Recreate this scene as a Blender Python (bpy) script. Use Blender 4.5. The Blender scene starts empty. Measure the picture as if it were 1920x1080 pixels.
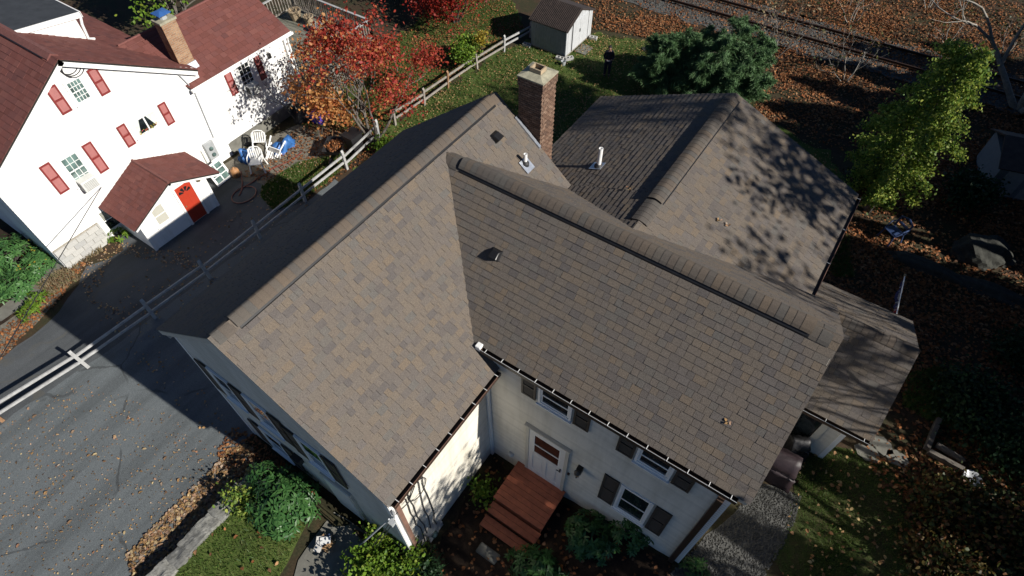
import bpy, bmesh, math, random
import numpy as np
from mathutils import Vector, Matrix

random.seed(7)
rng = np.random.default_rng(11)
SC = bpy.context.scene
COL = SC.collection

# ------------------------------------------------------------------ camera, sky, sun, exposure
CX, CY, CZ = 7.365, -1.675, 16.393
FPX = 1127.513
_p, _y, _r = math.radians(52.485), math.radians(-34.589), math.radians(-0.347)
_fw = np.array([math.sin(_y)*math.cos(_p), math.cos(_y)*math.cos(_p), -math.sin(_p)])
_rt = np.array([math.cos(_y), -math.sin(_y), 0.0])
_up = np.cross(_rt, _fw)
_rt, _up = _rt*math.cos(_r)+_up*math.sin(_r), -_rt*math.sin(_r)+_up*math.cos(_r)
CAMP = np.array([CX, CY, CZ])
cd = bpy.data.cameras.new('camera')
cam = bpy.data.objects.new('camera', cd); COL.objects.link(cam)
cd.sensor_width = 36.0; cd.lens = 36.0*FPX/1920.0; cd.clip_end = 3000; cd.clip_start = 0.1
mw = Matrix.Identity(4)
for i in range(3):
    mw[i][0] = _rt[i]; mw[i][1] = _up[i]; mw[i][2] = -_fw[i]; mw[i][3] = CAMP[i]
cam.matrix_world = mw
SC.camera = cam

SUN_EL, SUN_AZ = math.radians(32.5), math.radians(4.5)     # azimuth from +X towards +Y
W = bpy.data.worlds.new("World"); SC.world = W; W.use_nodes = True
nt = W.node_tree
bg = nt.nodes.get('Background') or nt.nodes.new('ShaderNodeBackground')
sky = nt.nodes.new('ShaderNodeTexSky'); sky.sky_type = 'NISHITA'; sky.sun_disc = False
sky.sun_elevation = SUN_EL; sky.sun_rotation = math.pi/2 - SUN_AZ
sky.air_density = 0.7; sky.dust_density = 0.0; sky.ozone_density = 5.0
nt.links.new(sky.outputs[0], bg.inputs[0]); bg.inputs[1].default_value = 0.05
ld = bpy.data.lights.new('sun', 'SUN'); ld.energy = 5.0; ld.angle = math.radians(0.5); ld.color = (1.0, 0.95, 0.87)
sun = bpy.data.objects.new('sun', ld); COL.objects.link(sun)
sdir = Vector((math.cos(SUN_EL)*math.cos(SUN_AZ), math.cos(SUN_EL)*math.sin(SUN_AZ), math.sin(SUN_EL)))
sun.rotation_euler = sdir.to_track_quat('Z', 'Y').to_euler(); sun.location = (40, 4, 40)
vs = SC.view_settings; vs.view_transform = 'Standard'; vs.look = 'None'; vs.gamma = 1.0; vs.use_curve_mapping = False
vs.exposure = 0.42
SC.cycles.max_bounces = 6; SC.cycles.transparent_max_bounces = 6

# ------------------------------------------------------------------ measuring helpers
def sstep(a, b, x):
    t = np.clip((np.asarray(x, float)-a)/(b-a), 0, 1)
    return t*t*(3-2*t)
def gz(x, y):
    """height of the ground: the yard climbs to the right, a low terrace stands behind the stone wall"""
    h = 0.70*sstep(4.2, 8.8, x)*(1-sstep(12.5, 17, y))
    h = h + 0.30*sstep(-1.95, -1.7, x)*(1-sstep(2.2, 3.6, x))*(1-sstep(-0.35, -0.05, y))
    return h
def ray(px, py):
    return _fw + _rt*(px-960)/FPX - _up*(py-540)/FPX
def at(px, py, z=None):
    d = ray(px, py)
    h = 0.0 if z is None else z
    for _ in range(8 if z is None else 1):
        p = CAMP + d*((h-CAMP[2])/d[2])
        if z is None: h = float(gz(p[0], p[1]))
    return np.array([p[0], p[1], h])
def on(px, py, axis, val):
    d = ray(px, py)
    return CAMP + d*((val-CAMP[axis])/d[axis])

# ------------------------------------------------------------------ materials
def new_mat(name):
    m = bpy.data.materials.new(name); m.use_nodes = True
    n = m.node_tree.nodes; b = n.get('Principled BSDF')
    return m, m.node_tree, b
def ramp(t, stops, fac, interp='LINEAR'):
    r = t.nodes.new('ShaderNodeValToRGB'); r.color_ramp.interpolation = interp
    e = r.color_ramp.elements
    while len(e) < len(stops): e.new(0.5)
    for i, (p, c) in enumerate(stops):
        e[i].position = p; e[i].color = (c[0], c[1], c[2], 1)
    t.links.new(fac, r.inputs[0]); return r.outputs[0]
def noise(t, scale, detail=4, rough=0.6, vec=None, dim=None):
    n = t.nodes.new('ShaderNodeTexNoise'); n.inputs['Scale'].default_value = scale
    n.inputs['Detail'].default_value = detail; n.inputs['Roughness'].default_value = rough
    if vec is not None: t.links.new(vec, n.inputs['Vector'])
    return n.outputs[0]
def mathn(t, op, a, b=None, clamp=False):
    n = t.nodes.new('ShaderNodeMath'); n.operation = op; n.use_clamp = clamp
    for i, v in enumerate((a, b)):
        if v is None: continue
        if isinstance(v, (int, float)): n.inputs[i].default_value = v
        else: t.links.new(v, n.inputs[i])
    return n.outputs[0]
def mixc(t, a, b, fac, blend='MIX'):
    n = t.nodes.new('ShaderNodeMix'); n.data_type = 'RGBA'; n.blend_type = blend
    for sock, v in ((n.inputs[0], fac), (n.inputs[6], a), (n.inputs[7], b)):
        if isinstance(v, (int, float)): sock.default_value = v
        elif isinstance(v, tuple): sock.default_value = (*v, 1)
        else: t.links.new(v, sock)
    return n.outputs[2]
def bump(t, b, h, strength=0.3, dist=0.02):
    n = t.nodes.new('ShaderNodeBump'); n.inputs['Strength'].default_value = strength
    n.inputs['Distance'].default_value = dist
    t.links.new(h, n.inputs['Height']); t.links.new(n.outputs[0], b.inputs['Normal'])
def pos(t):
    return t.nodes.new('ShaderNodeNewGeometry').outputs['Position']
def objc(t):
    return t.nodes.new('ShaderNodeTexCoord').outputs['Object']

def flat(name, c, rough=0.7, var=0.25, scale=9, bmp=0.15, metallic=0.0, spec=0.5):
    """one colour with grain and wear"""
    m, t, b = new_mat(name)
    v = objc(t)
    f = noise(t, scale, 6, 0.65, v)
    lo = tuple(x*(1-var) for x in c); hi = tuple(min(1, x*(1+var)) for x in c)
    col = ramp(t, [(0.3, lo), (0.7, hi)], f)
    t.links.new(col, b.inputs['Base Color'])
    b.inputs['Roughness'].default_value = rough; b.inputs['Metallic'].default_value = metallic
    b.inputs['Specular IOR Level'].default_value = spec
    if bmp: bump(t, b, noise(t, scale*6, 3, 0.6, v), bmp, 0.01)
    return m
def island(name, stops, rough=0.7, grain=0.35, gscale=60, transl=0.0, bmp=0.0, interp='LINEAR', spec=0.3):
    """a colour picked per loose piece (per object and per island), with fine grain"""
    m, t, b = new_mat(name)
    g = t.nodes.new('ShaderNodeNewGeometry'); oi = t.nodes.new('ShaderNodeObjectInfo')
    a = t.nodes.new('ShaderNodeAttribute'); a.attribute_name = 'tint'
    f = mathn(t, 'FRACT', mathn(t, 'ADD', mathn(t, 'ADD', a.outputs['Fac'], g.outputs['Random Per Island']), oi.outputs['Random']))
    col = ramp(t, stops, f, interp)
    v = g.outputs['Position']
    gr = noise(t, gscale, 5, 0.75, v)
    col = mixc(t, col, ramp(t, [(0.25, (1-grain,)*3), (0.75, (1+grain*0.6,)*3)], gr), 1.0, 'MULTIPLY')
    t.links.new(col, b.inputs['Base Color']); b.inputs['Roughness'].default_value = rough
    b.inputs['Specular IOR Level'].default_value = spec
    if bmp: bump(t, b, gr, bmp, 0.01)
    if transl:
        tr = t.nodes.new('ShaderNodeBsdfTranslucent'); t.links.new(col, tr.inputs[0])
        mx = t.nodes.new('ShaderNodeMixShader'); mx.inputs[0].default_value = transl
        out = t.nodes.get('Material Output')
        t.links.new(b.outputs[0], mx.inputs[1]); t.links.new(tr.outputs[0], mx.inputs[2]); t.links.new(mx.outputs[0], out.inputs[0])
    return m

MT = {}
SH = [(0.0, (.142, .121, .103)), (.14, (.155, .128, .102)), (.28, (.132, .117, .107)), (.40, (.149, .124, .101)), (.52, (.126, .117, .107)), (.64, (.163, .129, .097)), (.76, (.138, .119, .104)), (.88, (.112, .100, .094)), (1, (.142, .121, .103))]
MT['shingle'] = island('brown_shingle', SH, .92, .46, 48, bmp=.5, spec=.12)
MT['cap'] = island('brown_cap_shingle', [(0, (.098, .084, .073)), (.25, (.118, .094, .074)), (.45, (.092, .084, .077)), (.65, (.126, .098, .074)), (.85, (.096, .090, .082)), (1, (.098, .084, .073))], .92, .32, 60, bmp=.4, spec=.12)
MT['under'] = flat('roof_underlay', (.022, .018, .015), .95, .3, 10)
MT['red_shingle'] = island('red_brown_shingle', [(0, (.130, .050, .042)), (.35, (.165, .062, .052)), (.7, (.142, .058, .052)), (.85, (.178, .072, .060)), (1, (.118, .050, .046))], .9, .3, 40, spec=.15)
MT['red_cap'] = flat('red_cap', (.152, .056, .047), .9, .25, 12)

MT['trim'] = flat('cream_trim', (.52, .50, .44), .55, .08, 3, .05)
MT['white'] = flat('white_paint', (.80, .80, .78), .5, .05, 4, .04)
MT['storm'] = flat('white_door_paint', (.72, .72, .70), .4, .04, 4, .02)
MT['brown_metal'] = flat('brown_metal', (.045, .027, .019), .45, .25, 6, .05)
MT['brown_light'] = flat('tan_brown_metal', (.20, .115, .085), .5, .15, 6, .05)
MT['black_metal'] = flat('black_metal', (.012, .012, .013), .4, .3, 6, .05)
MT['shutter'] = flat('brown_shutter_paint', (.052, .042, .034), .55, .15, 6, .05)
MT['red_shutter'] = flat('faded_red_shutter', (.29, .085, .078), .6, .10, 8, .05)
MT['red_rail'] = flat('red_shutter_rail', (.20, .026, .024), .6, .10, 8, .05)
MT['red_door'] = flat('red_door_paint', (.40, .040, .018), .45, .08, 4, .03)
MT['brick'] = island('brick', [(0, (.145, .085, .060)), (.3, (.205, .128, .090)), (.55, (.110, .070, .053)), (.8, (.265, .175, .125)), (1, (.16, .096, .068))], .9, .4, 45, bmp=.5, spec=.15)
MT['tan_brick'] = island('tan_brick', [(0, (.30, .17, .10)), (.5, (.40, .25, .15)), (1, (.26, .14, .08))], .9, .35, 45, bmp=.5, spec=.15)
def lapped(name, c, v1=.07):
    m = island(name, [(0, tuple(x*(1-v1) for x in c)), (.5, c), (1, tuple(min(.85, x*(1+v1*.7)) for x in c))], .6, .05, 6); t = m.node_tree; b = t.nodes['Principled BSDF']; v = pos(t)  # random tone per board stands in for shade lines under the laps
    src = b.inputs['Base Color'].links[0].from_socket
    mp = t.nodes.new('ShaderNodeMapping'); t.links.new(v, mp.inputs[0]); mp.inputs['Scale'].default_value = (2.2, 2.2, .35)
    d = noise(t, 1.0, 6, .7, mp.outputs[0])
    t.links.new(mixc(t, src, ramp(t, [(.32, (.80, .79, .76)), (.55, (1.0,)*3)], d), 1.0, 'MULTIPLY'), b.inputs['Base Color']); return m
MT['white_siding'] = lapped('white_siding', (.79, .79, .78), .04)
MT['siding'] = lapped('cream_siding', (.665, .63, .55))
MT['mortar'] = flat('mortar', (.34, .31, .26), .95, .25, 14, .3)
MT['cement'] = flat('chimney_cement', (.31, .29, .21), .9, .3, 7, .4)
MT['clay'] = flat('clay_flue', (.35, .27, .175), .8, .2, 10, .2)
MT['flue_black'] = flat('flue_black', (.006, .005, .005), .95, .2, 10, 0)
MT['flash'] = flat('lead_flashing', (.42, .45, .50), .35, .2, 9, .15, .7)
MT['pvc'] = flat('white_plastic_pipe', (.80, .80, .79), .35, .04, 6, .02)
MT['rubber'] = flat('black_rubber', (.02, .02, .022), .6, .2, 8, .05)
MT['porch_wood'] = flat('terracotta_painted_boards', (.34, .098, .048), .6, .25, 7, .2)
MT['block'] = island('concrete_block', [(0, (.42, .42, .40)), (.5, (.50, .49, .46)), (1, (.38, .38, .37))], .9, .2, 30, bmp=.3, spec=.2)
MT['concrete'] = flat('weathered_concrete', (.15, .146, .125), .9, .3, 3, .4)
MT['stone'] = island('pale_stone', [(0, (.20, .20, .185)), (.5, (.27, .265, .24)), (1, (.165, .165, .155))], .95, .6, 7, bmp=1.0, spec=.2)
MT['boulder'] = flat('lichen_boulder', (.036, .037, .031), .95, .5, 5, .8)
MT['fence'] = flat('weathered_white_rail', (.36, .36, .355), .75, .25, 7, .3)
MT['fence_wood'] = flat('bare_grey_rail', (.255, .23, .20), .8, .3, 8, .3)
MT['orange_wood'] = flat('orange_brown_post', (.24, .135, .07), .75, .3, 8, .3)
MT['deck'] = island('grey_green_deck_board', [(0, (.17, .165, .135)), (.5, (.22, .21, .17)), (1, (.14, .145, .115))], .85, .3, 14, bmp=.3, spec=.2)
MT['shed'] = flat('shade_toned_metal', (.22, .25, .28), .45, .12, 5, .05, .2)  # pale metal with the shade of the long wall put into its colour
MT['shed_white'] = flat('white_metal_panel', (.52, .535, .55), .45, .1, 5, .05, .1)  # same shed metal, lighter copy for the sunlit gable and doors
MT['shed_roof'] = flat('dark_brown_roof', (.045, .033, .028), .7, .4, 6, .2)
MT['rail'] = flat('rusty_rail', (.055, .030, .020), .5, .3, 12, .2, .5)
MT['sleeper'] = flat('old_timber', (.05, .038, .03), .9, .4, 8, .4)
MT['bark'] = flat('grey_bark', (.12, .105, .09), .95, .4, 8, .6)
MT['pale_bark'] = flat('pale_bark', (.26, .24, .21), .95, .35, 8, .5)
MT['dark_bark'] = flat('dark_bark', (.045, .038, .032), .95, .4, 8, .6)
MT['chair'] = flat('white_resin', (.78, .78, .76), .4, .05, 5, .02)
MT['blue_tarp'] = flat('blue_tarp', (.035, .13, .36), .45, .3, 6, .3)
MT['blue_plastic'] = flat('navy_plastic', (.035, .06, .14), .4, .2, 6, .1)
MT['purple'] = flat('violet_cloth', (.05, .02, .30), .7, .3, 9, .2)
MT['cover'] = flat('plum_cover_cloth', (.024, .014, .017), .55, .35, 6, .3)
MT['black_cloth'] = flat('black_cover_cloth', (.014, .014, .016), .55, .3, 6, .3)
MT['bin'] = flat('black_bin', (.016, .016, .018), .5, .2, 6, .1)
MT['orange'] = flat('orange_can', (.34, .17, .07), .6, .3, 9, .2)
MT['hose'] = flat('rust_red_hose', (.17, .045, .03), .5, .15, 9, .05)
MT['grey_metal'] = flat('grey_metal_box', (.42, .44, .45), .45, .1, 7, .05, .2)
MT['wire'] = flat('black_wire', (.03, .03, .032), .5, .1, 9, 0)
MT['alu_wire'] = flat('pale_wire', (.42, .44, .46), .5, .1, 9, 0)
MT['ac'] = flat('cream_appliance', (.66, .66, .62), .45, .06, 7, .03)
MT['grille'] = flat('grey_grille', (.22, .23, .23), .5, .15, 12, .1)
MT['curtain'] = flat('pale_curtain', (.58, .62, .58), .8, .15, 12, .15)
MT['blind'] = flat('grey_blind', (.44, .43, .37), .7, .06, 6, .05)
MT['pot_flower'] = island('flowers', [(0, (.55, .04, .10)), (.4, (.08, .2, .04)), (.7, (.65, .45, .05)), (1, (.07, .16, .04))], .7, .2)
MT['epdm'] = flat('black_membrane', (.035, .038, .042), .7, .25, 3, .1)
MT['blue_cap'] = flat('blue_metal_cap', (.05, .15, .42), .4, .15, 7, .05, .3)
MT['navy'] = flat('navy_cloth', (.010, .012, .024), .85, .25, 14, .2)
MT['jeans'] = flat('dark_denim', (.014, .018, .035), .85, .25, 14, .2)
MT['skin'] = flat('skin', (.30, .17, .12), .6, .1, 10, .05)
MT['hair'] = flat('dark_hair', (.010, .008, .007), .8, .2, 20, .2)
MT['shoe'] = flat('black_shoe', (.012, .012, .012), .6, .2, 10, .1)
MT['amber'] = flat('brass_lamp', (.30, .24, .14), .4, .2, 10, .05, .5)
MT['flag_blue'] = flat('flag_blue', (.025, .03, .13), .7, .15, 10, .1)
MT['flag_red'] = flat('flag_red', (.33, .02, .025), .7, .15, 10, .1)
MT['flag_white'] = flat('flag_white', (.62, .62, .60), .7, .05, 10, .1)
MT['dish'] = flat('white_bowl', (.34, .355, .37), .35, .08, 6, .03)
MT['paper'] = flat('printed_paper', (.62, .60, .56), .6, .25, 16, .1)
MT['cardboard'] = flat('brown_cardboard', (.36, .22, .11), .8, .2, 9, .1)

def glass(name, c=(.012, .016, .018)):
    m, t, b = new_mat(name)
    col = ramp(t, [(.35, tuple(x*.6 for x in c)), (.7, tuple(x*2.0 for x in c))], noise(t, 2.5, 3, .5, objc(t)))
    t.links.new(col, b.inputs['Base Color']); b.inputs['Roughness'].default_value = .06
    b.inputs['Specular IOR Level'].default_value = .8
    return m
MT['glass'] = glass('dark_glass')
MT['glass_green'] = glass('greenish_glass', (.09, .14, .13))
MT['glass_red'] = glass('door_glass', (.022, .008, .006))

def ground_mat(name, stops, sc=1.5, fine=40, rough=.95, speck=None, bmp=.5, lo=.3, hi=.7):
    m, t, b = new_mat(name); v = pos(t)
    f = noise(t, sc, 8, .68, v)
    k = len(stops)
    col = ramp(t, [(lo+(hi-lo)*i/(k-1), c) for i, c in enumerate(stops)], f)
    g = noise(t, fine, 5, .8, v)
    col = mixc(t, col, ramp(t, [(.3, (.6,)*3), (.7, (1.4,)*3)], g), 1.0, 'MULTIPLY')
    if speck:
        s = noise(t, speck[0], 2, .5, v)
        col = mixc(t, col, speck[1], ramp(t, [(speck[2], (0,)*3), (speck[2]+.04, (1,)*3)], s))
    t.links.new(col, b.inputs['Base Color']); b.inputs['Roughness'].default_value = rough
    b.inputs['Specular IOR Level'].default_value = .2
    bump(t, b, g, bmp, .02)
    return m
MT['dirt'] = ground_mat('leafy_dirt', [(.028, .022, .016), (.055, .036, .022), (.036, .036, .018), (.080, .050, .028)], .9, 16)
def asphalt(name, stops, crack):
    m = ground_mat(name, stops, .35, 55, .9, None, .5); t = m.node_tree; b = t.nodes['Principled BSDF']; v = pos(t)
    src = b.inputs['Base Color'].links[0].from_socket
    mp = t.nodes.new('ShaderNodeMapping'); t.links.new(v, mp.inputs[0]); mp.inputs['Scale'].default_value = (1.6, .10, 1)
    streak = ramp(t, [(.38, (.80,)*3), (.55, (1.06,)*3)], noise(t, 1.0, 4, .6, mp.outputs[0]))
    c = mixc(t, src, streak, 1.0, 'MULTIPLY')
    c = mixc(t, c, ramp(t, [(.35, (.72,)*3), (.5, (1.0,)*3), (.68, (1.22,)*3)], noise(t, 90, 3, .9, v)), 1.0, 'MULTIPLY')
    vo = t.nodes.new('ShaderNodeTexVoronoi'); vo.feature = 'DISTANCE_TO_EDGE'; vo.inputs['Scale'].default_value = .13
    wv = t.nodes.new('ShaderNodeVectorMath'); wv.operation = 'ADD'; nz = t.nodes.new('ShaderNodeTexNoise'); nz.inputs['Scale'].default_value = .5; nz.inputs['Detail'].default_value = 7
    t.links.new(v, nz.inputs['Vector']); t.links.new(v, wv.inputs[0]); t.links.new(nz.outputs[1], wv.inputs[1]); t.links.new(wv.outputs[0], vo.inputs['Vector'])
    msk = mathn(t, 'MAXIMUM', ramp(t, [(.0006, (0,)*3), (.0022, (1,)*3)], vo.outputs[0]), ramp(t, [(.46, (0.45,)*3), (.56, (1,)*3)], noise(t, .6, 3, .5, v)))
    c = mixc(t, tuple(crack), c, msk)
    t.links.new(c, b.inputs['Base Color']); return m
MT['asphalt'] = asphalt('grey_asphalt', [(.100, .113, .119), (.124, .138, .144), (.110, .123, .129)], (.035, .037, .038))
MT['old_asphalt'] = asphalt('dark_asphalt', [(.060, .065, .070), (.088, .095, .10), (.070, .075, .080)], (.10, .095, .08))
MT['lawn'] = ground_mat('lawn_turf', [(.030, .040, .014), (.060, .090, .020), (.082, .112, .028), (.10, .095, .038)], 1.1, 28)
MT['lawn_patchy'] = ground_mat('patchy_lawn_turf', [(.035, .028, .016), (.042, .060, .016), (.055, .050, .022), (.050, .072, .020)], 1.6, 28)  # darker, browner turf than the other lawns
MT['gravel'] = ground_mat('grey_gravel', [(.045, .045, .043), (.095, .095, .09), (.065, .065, .06)], 5, 22, .95, None, 1.0)
MT['patio'] = ground_mat('dirty_concrete', [(.10, .09, .07), (.17, .155, .125), (.13, .12, .10)], .9, 25)
MT['mulch'] = ground_mat('dark_mulch', [(.016, .011, .008), (.030, .020, .014), (.045, .028, .016)], 3, 25)
def leafm(name, cols, transl=.25, rough=.55):
    k = len(cols)
    return island(name, [(i/(k-1), c) for i, c in enumerate(cols)], rough, .2, 20, transl)
MT['litter'] = leafm('fallen_leaves', [(.19, .068, .024), (.31, .115, .035), (.085, .040, .022), (.38, .21, .10), (.25, .080, .025), (.06, .033, .020), (.33, .14, .05), (.11, .05, .028)], .1, .8)
MT['drive_leaf'] = leafm('tan_fallen_leaf', [(.24, .135, .06), (.36, .22, .095), (.14, .08, .045), (.48, .38, .21), (.29, .135, .07), (.40, .31, .23), (.19, .115, .065), (.42, .26, .10)], .1, .8)
MT['lawn_leaf'] = leafm('pale_fallen_leaf', [(.30, .17, .07), (.42, .32, .15), (.18, .085, .035), (.34, .20, .09), (.13, .065, .03)], .1, .8)
MT['grass'] = leafm('grass_blades', [(.038, .085, .015), (.072, .140, .023), (.105, .165, .035), (.15, .155, .05)], .3)
MT['maple_red'] = leafm('red_maple_leaf', [(.30, .030, .024), (.42, .060, .032), (.24, .022, .022), (.46, .12, .045), (.38, .05, .05)], .4)
MT['maple_orange'] = leafm('orange_maple_leaf', [(.50, .20, .06), (.58, .30, .10), (.46, .11, .04), (.62, .40, .16)], .4)
MT['maple_dark'] = leafm('crimson_leaf', [(.16, .012, .010), (.26, .020, .014), (.34, .035, .018), (.12, .012, .010)], .4)
MT['yellow_leaf'] = leafm('yellow_green_leaf', [(.105, .22, .038), (.24, .36, .060), (.44, .47, .090), (.065, .145, .030), (.33, .39, .070), (.08, .17, .035)], .45)
MT['hemlock'] = leafm('hemlock_needles', [(.075, .150, .062), (.11, .205, .085), (.145, .25, .105), (.05, .11, .045)], .25)
MT['rhodo'] = leafm('glossy_green_leaf', [(.025, .075, .020), (.045, .12, .032), (.07, .16, .045), (.03, .09, .028)], .2, .32)
MT['hedge'] = leafm('deep_green_leaf', [(.040, .11, .034), (.070, .17, .050), (.10, .22, .062), (.04, .12, .034)], .25, .4)
MT['lime'] = leafm('lime_leaf', [(.10, .20, .02), (.18, .30, .03), (.07, .15, .02), (.26, .32, .04)], .35)
MT['gold'] = leafm('gold_leaf', [(.42, .30, .04), (.34, .26, .03), (.20, .20, .03)], .35)
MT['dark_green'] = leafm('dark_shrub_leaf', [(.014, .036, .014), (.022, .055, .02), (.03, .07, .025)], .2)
MT['rust_leaf'] = leafm('rust_leaf', [(.085, .036, .018), (.15, .065, .025), (.05, .032, .016), (.18, .13, .035), (.07, .085, .025), (.04, .06, .02), (.05, .07, .022)], .3)
MT['dry_grass'] = leafm('dry_grass_blades', [(.24, .18, .10), (.30, .24, .15), (.18, .12, .07), (.15, .16, .07)], .2, .8)

# ------------------------------------------------------------------ mesh helpers
ORG = {}
class MB:
    """collects faces; build() links them as one mesh object"""
    def __init__(self): self.v = []; self.f = []; self.t = []
    def quad(self, *p, tint=0.0):
        n = len(self.v); self.v += [tuple(float(c) for c in q) for q in p]; self.f.append(tuple(range(n, n+len(p)))); self.t.append(tint)
    def box(self, lo, hi, M=None):
        x0, y0, z0 = lo; x1, y1, z1 = hi
        c = [(x0,y0,z0),(x1,y0,z0),(x1,y1,z0),(x0,y1,z0),(x0,y0,z1),(x1,y0,z1),(x1,y1,z1),(x0,y1,z1)]
        self.hexa(c if M is None else [tuple(M @ Vector(q)) for q in c])
    def hexa(self, c):
        n = len(self.v); self.v += [tuple(float(k) for k in q) for q in c]
        for f in ((0,3,2,1),(4,5,6,7),(0,1,5,4),(1,2,6,5),(2,3,7,6),(3,0,4,7)):
            self.f.append(tuple(n+i for i in f)); self.t.append(0.0)
    def bar(self, a, b, w, h, up=(0,0,1)):
        """square bar from a to b, w across, h along up"""
        a, b, up = Vector(a), Vector(b), Vector(up)
        d = (b-a).normalized(); s = d.cross(up)
        if s.length < 1e-4: s = d.cross(Vector((1,0,0)))
        s.normalize(); u = s.cross(d).normalized()
        c = []
        for p in (a, b):
            c += [p-s*w/2-u*h/2, p+s*w/2-u*h/2, p+s*w/2+u*h/2, p-s*w/2+u*h/2]
        self.hexa([c[0],c[1],c[5],c[4],c[3],c[2],c[6],c[7]])
    def tube(self, pts, r, n=6, cap=True):
        pts = [Vector(p) for p in pts]
        rs = r if hasattr(r, '__len__') else [r]*len(pts)
        base = len(self.v); prev = None
        for i, p in enumerate(pts):
            d = (pts[min(i+1, len(pts)-1)]-pts[max(i-1, 0)])
            d = d.normalized() if d.length > 1e-9 else Vector((0,0,1))
            s = d.cross(Vector((0,0,1)) if prev is None else prev) if prev is None else prev - d*prev.dot(d)
            if s.length < 1e-3: s = d.cross(Vector((1,0,0)))
            s.normalize(); prev = s; u = d.cross(s)
            for k in range(n):
                a = 2*math.pi*k/n
                self.v.append(tuple(p+(s*math.cos(a)+u*math.sin(a))*rs[i]))
        for i in range(len(pts)-1):
            for k in range(n):
                a = base+i*n+k; b = base+i*n+(k+1) % n
                self.f.append((a, b, b+n, a+n)); self.t.append(0.0)
        if cap:
            self.f.append(tuple(base+k for k in range(n))[::-1]); self.t.append(0.0)
            e = base+(len(pts)-1)*n
            self.f.append(tuple(e+k for k in range(n))); self.t.append(0.0)
    def lathe(self, c, prof, n=14):
        """prof: (radius, z) going up, round a vertical axis through c"""
        base = len(self.v)
        for r, z in prof:
            for k in range(n):
                a = 2*math.pi*k/n; self.v.append((c[0]+r*math.cos(a), c[1]+r*math.sin(a), c[2]+z))
        for i in range(len(prof)-1):
            for k in range(n):
                a = base+i*n+k; b = base+i*n+(k+1) % n
                self.f.append((a, b, b+n, a+n)); self.t.append(0.0)
        self.f.append(tuple(base+k for k in range(n))[::-1]); self.t.append(0.0)
        e = base+(len(prof)-1)*n; self.f.append(tuple(e+k for k in range(n))); self.t.append(0.0)
    def ball(self, c, r, n=10, m=7, jit=0.0):
        rx, ry, rz = r if hasattr(r, '__len__') else (r, r, r)
        prof = [(math.sin(math.pi*i/m), -math.cos(math.pi*i/m)) for i in range(m+1)]
        base = len(self.v)
        for q, z in prof:
            for k in range(n):
                a = 2*math.pi*k/n; j = 1+random.uniform(-jit, jit)
                self.v.append((c[0]+rx*q*math.cos(a)*j, c[1]+ry*q*math.sin(a)*j, c[2]+rz*z*j))
        for i in range(m):
            for k in range(n):
                a = base+i*n+k; b = base+i*n+(k+1) % n
                self.f.append((a, b, b+n, a+n)); self.t.append(0.0)
    def build(self, name, mat, parent=None, smooth=False, kind=None, local=False):
        me = bpy.data.meshes.new(name)
        off = (0,0,0) if (parent is None or local) else ORG[parent.name]
        me.from_pydata([(a-off[0], b-off[1], c-off[2]) for a, b, c in self.v], [], self.f)
        if any(self.t):
            at_ = me.attributes.new('tint', 'FLOAT', 'FACE'); at_.data.foreach_set('value', self.t)
        if smooth: me.polygons.foreach_set('use_smooth', [True]*len(me.polygons))
        return link(name, me, mat, parent, kind)
def link(name, me, mat, parent=None, kind=None):
    if mat is not None and not me.materials: me.materials.append(MT[mat] if isinstance(mat, str) else mat)
    o = bpy.data.objects.new(name, me); COL.objects.link(o)
    if parent is not None: o.parent = parent; ORG[o.name] = ORG[parent.name]
    else: ORG[o.name] = (0,0,0)
    if kind: o['kind'] = kind
    return o
def bevel(o, w=.01, seg=1):
    bm = bmesh.new(); bm.from_mesh(o.data)
    bmesh.ops.bevel(bm, geom=bm.edges[:], offset=w, segments=seg, profile=.6, affect='EDGES')
    bm.to_mesh(o.data); bm.free(); return o
def tag(o, label=None, cat=None, group=None, kind=None):
    if label: o['label'] = label
    if cat: o['category'] = cat
    if group: o['group'] = group
    if kind: o['kind'] = kind
    return o
def thing(name, label, cat, loc=(0,0,0), group=None):
    o = bpy.data.objects.new(name, None); COL.objects.link(o); o.location = tuple(float(c) for c in loc)
    o.empty_display_size = .2; ORG[o.name] = tuple(float(c) for c in loc)
    return tag(o, label, cat, group)
def copy_tree(o, parent=None):
    c = o.copy(); COL.objects.link(c)
    if parent is not None: c.parent = parent
    for ch in list(o.children): copy_tree(ch, c)
    return c
def clip(poly, inside, cut):
    out = []
    for i in range(len(poly)):
        a, b = poly[i], poly[(i+1) % len(poly)]
        ia, ib = inside(a), inside(b)
        if ia: out.append(a)
        if ia != ib: out.append(cut(a, b))
    return out
def clip_halfplane(poly, p, n):
    f = lambda q: (q[0]-p[0])*n[0]+(q[1]-p[1])*n[1]
    def cut(a, b):
        t = f(a)/(f(a)-f(b)); return (a[0]+(b[0]-a[0])*t, a[1]+(b[1]-a[1])*t)
    return clip(poly, lambda q: f(q) >= -1e-9, cut) if poly else poly
def clip_convex(poly, cv):
    for i in range(len(cv)):
        a, b = cv[i], cv[(i+1) % len(cv)]
        poly = clip_halfplane(poly, a, (-(b[1]-a[1]), b[0]-a[0]))
        if len(poly) < 3: return []
    return poly
def in_poly(px, py, poly):
    r = np.zeros(len(px), bool); n = len(poly)
    for i in range(n):
        x0, y0 = poly[i][:2]; x1, y1 = poly[(i+1) % n][:2]
        c = ((y0 > py) != (y1 > py)) & (px < (x1-x0)*(py-y0)/((y1-y0) if abs(y1-y0) > 1e-12 else 1e-12)+x0)
        r ^= c
    return r
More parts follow.
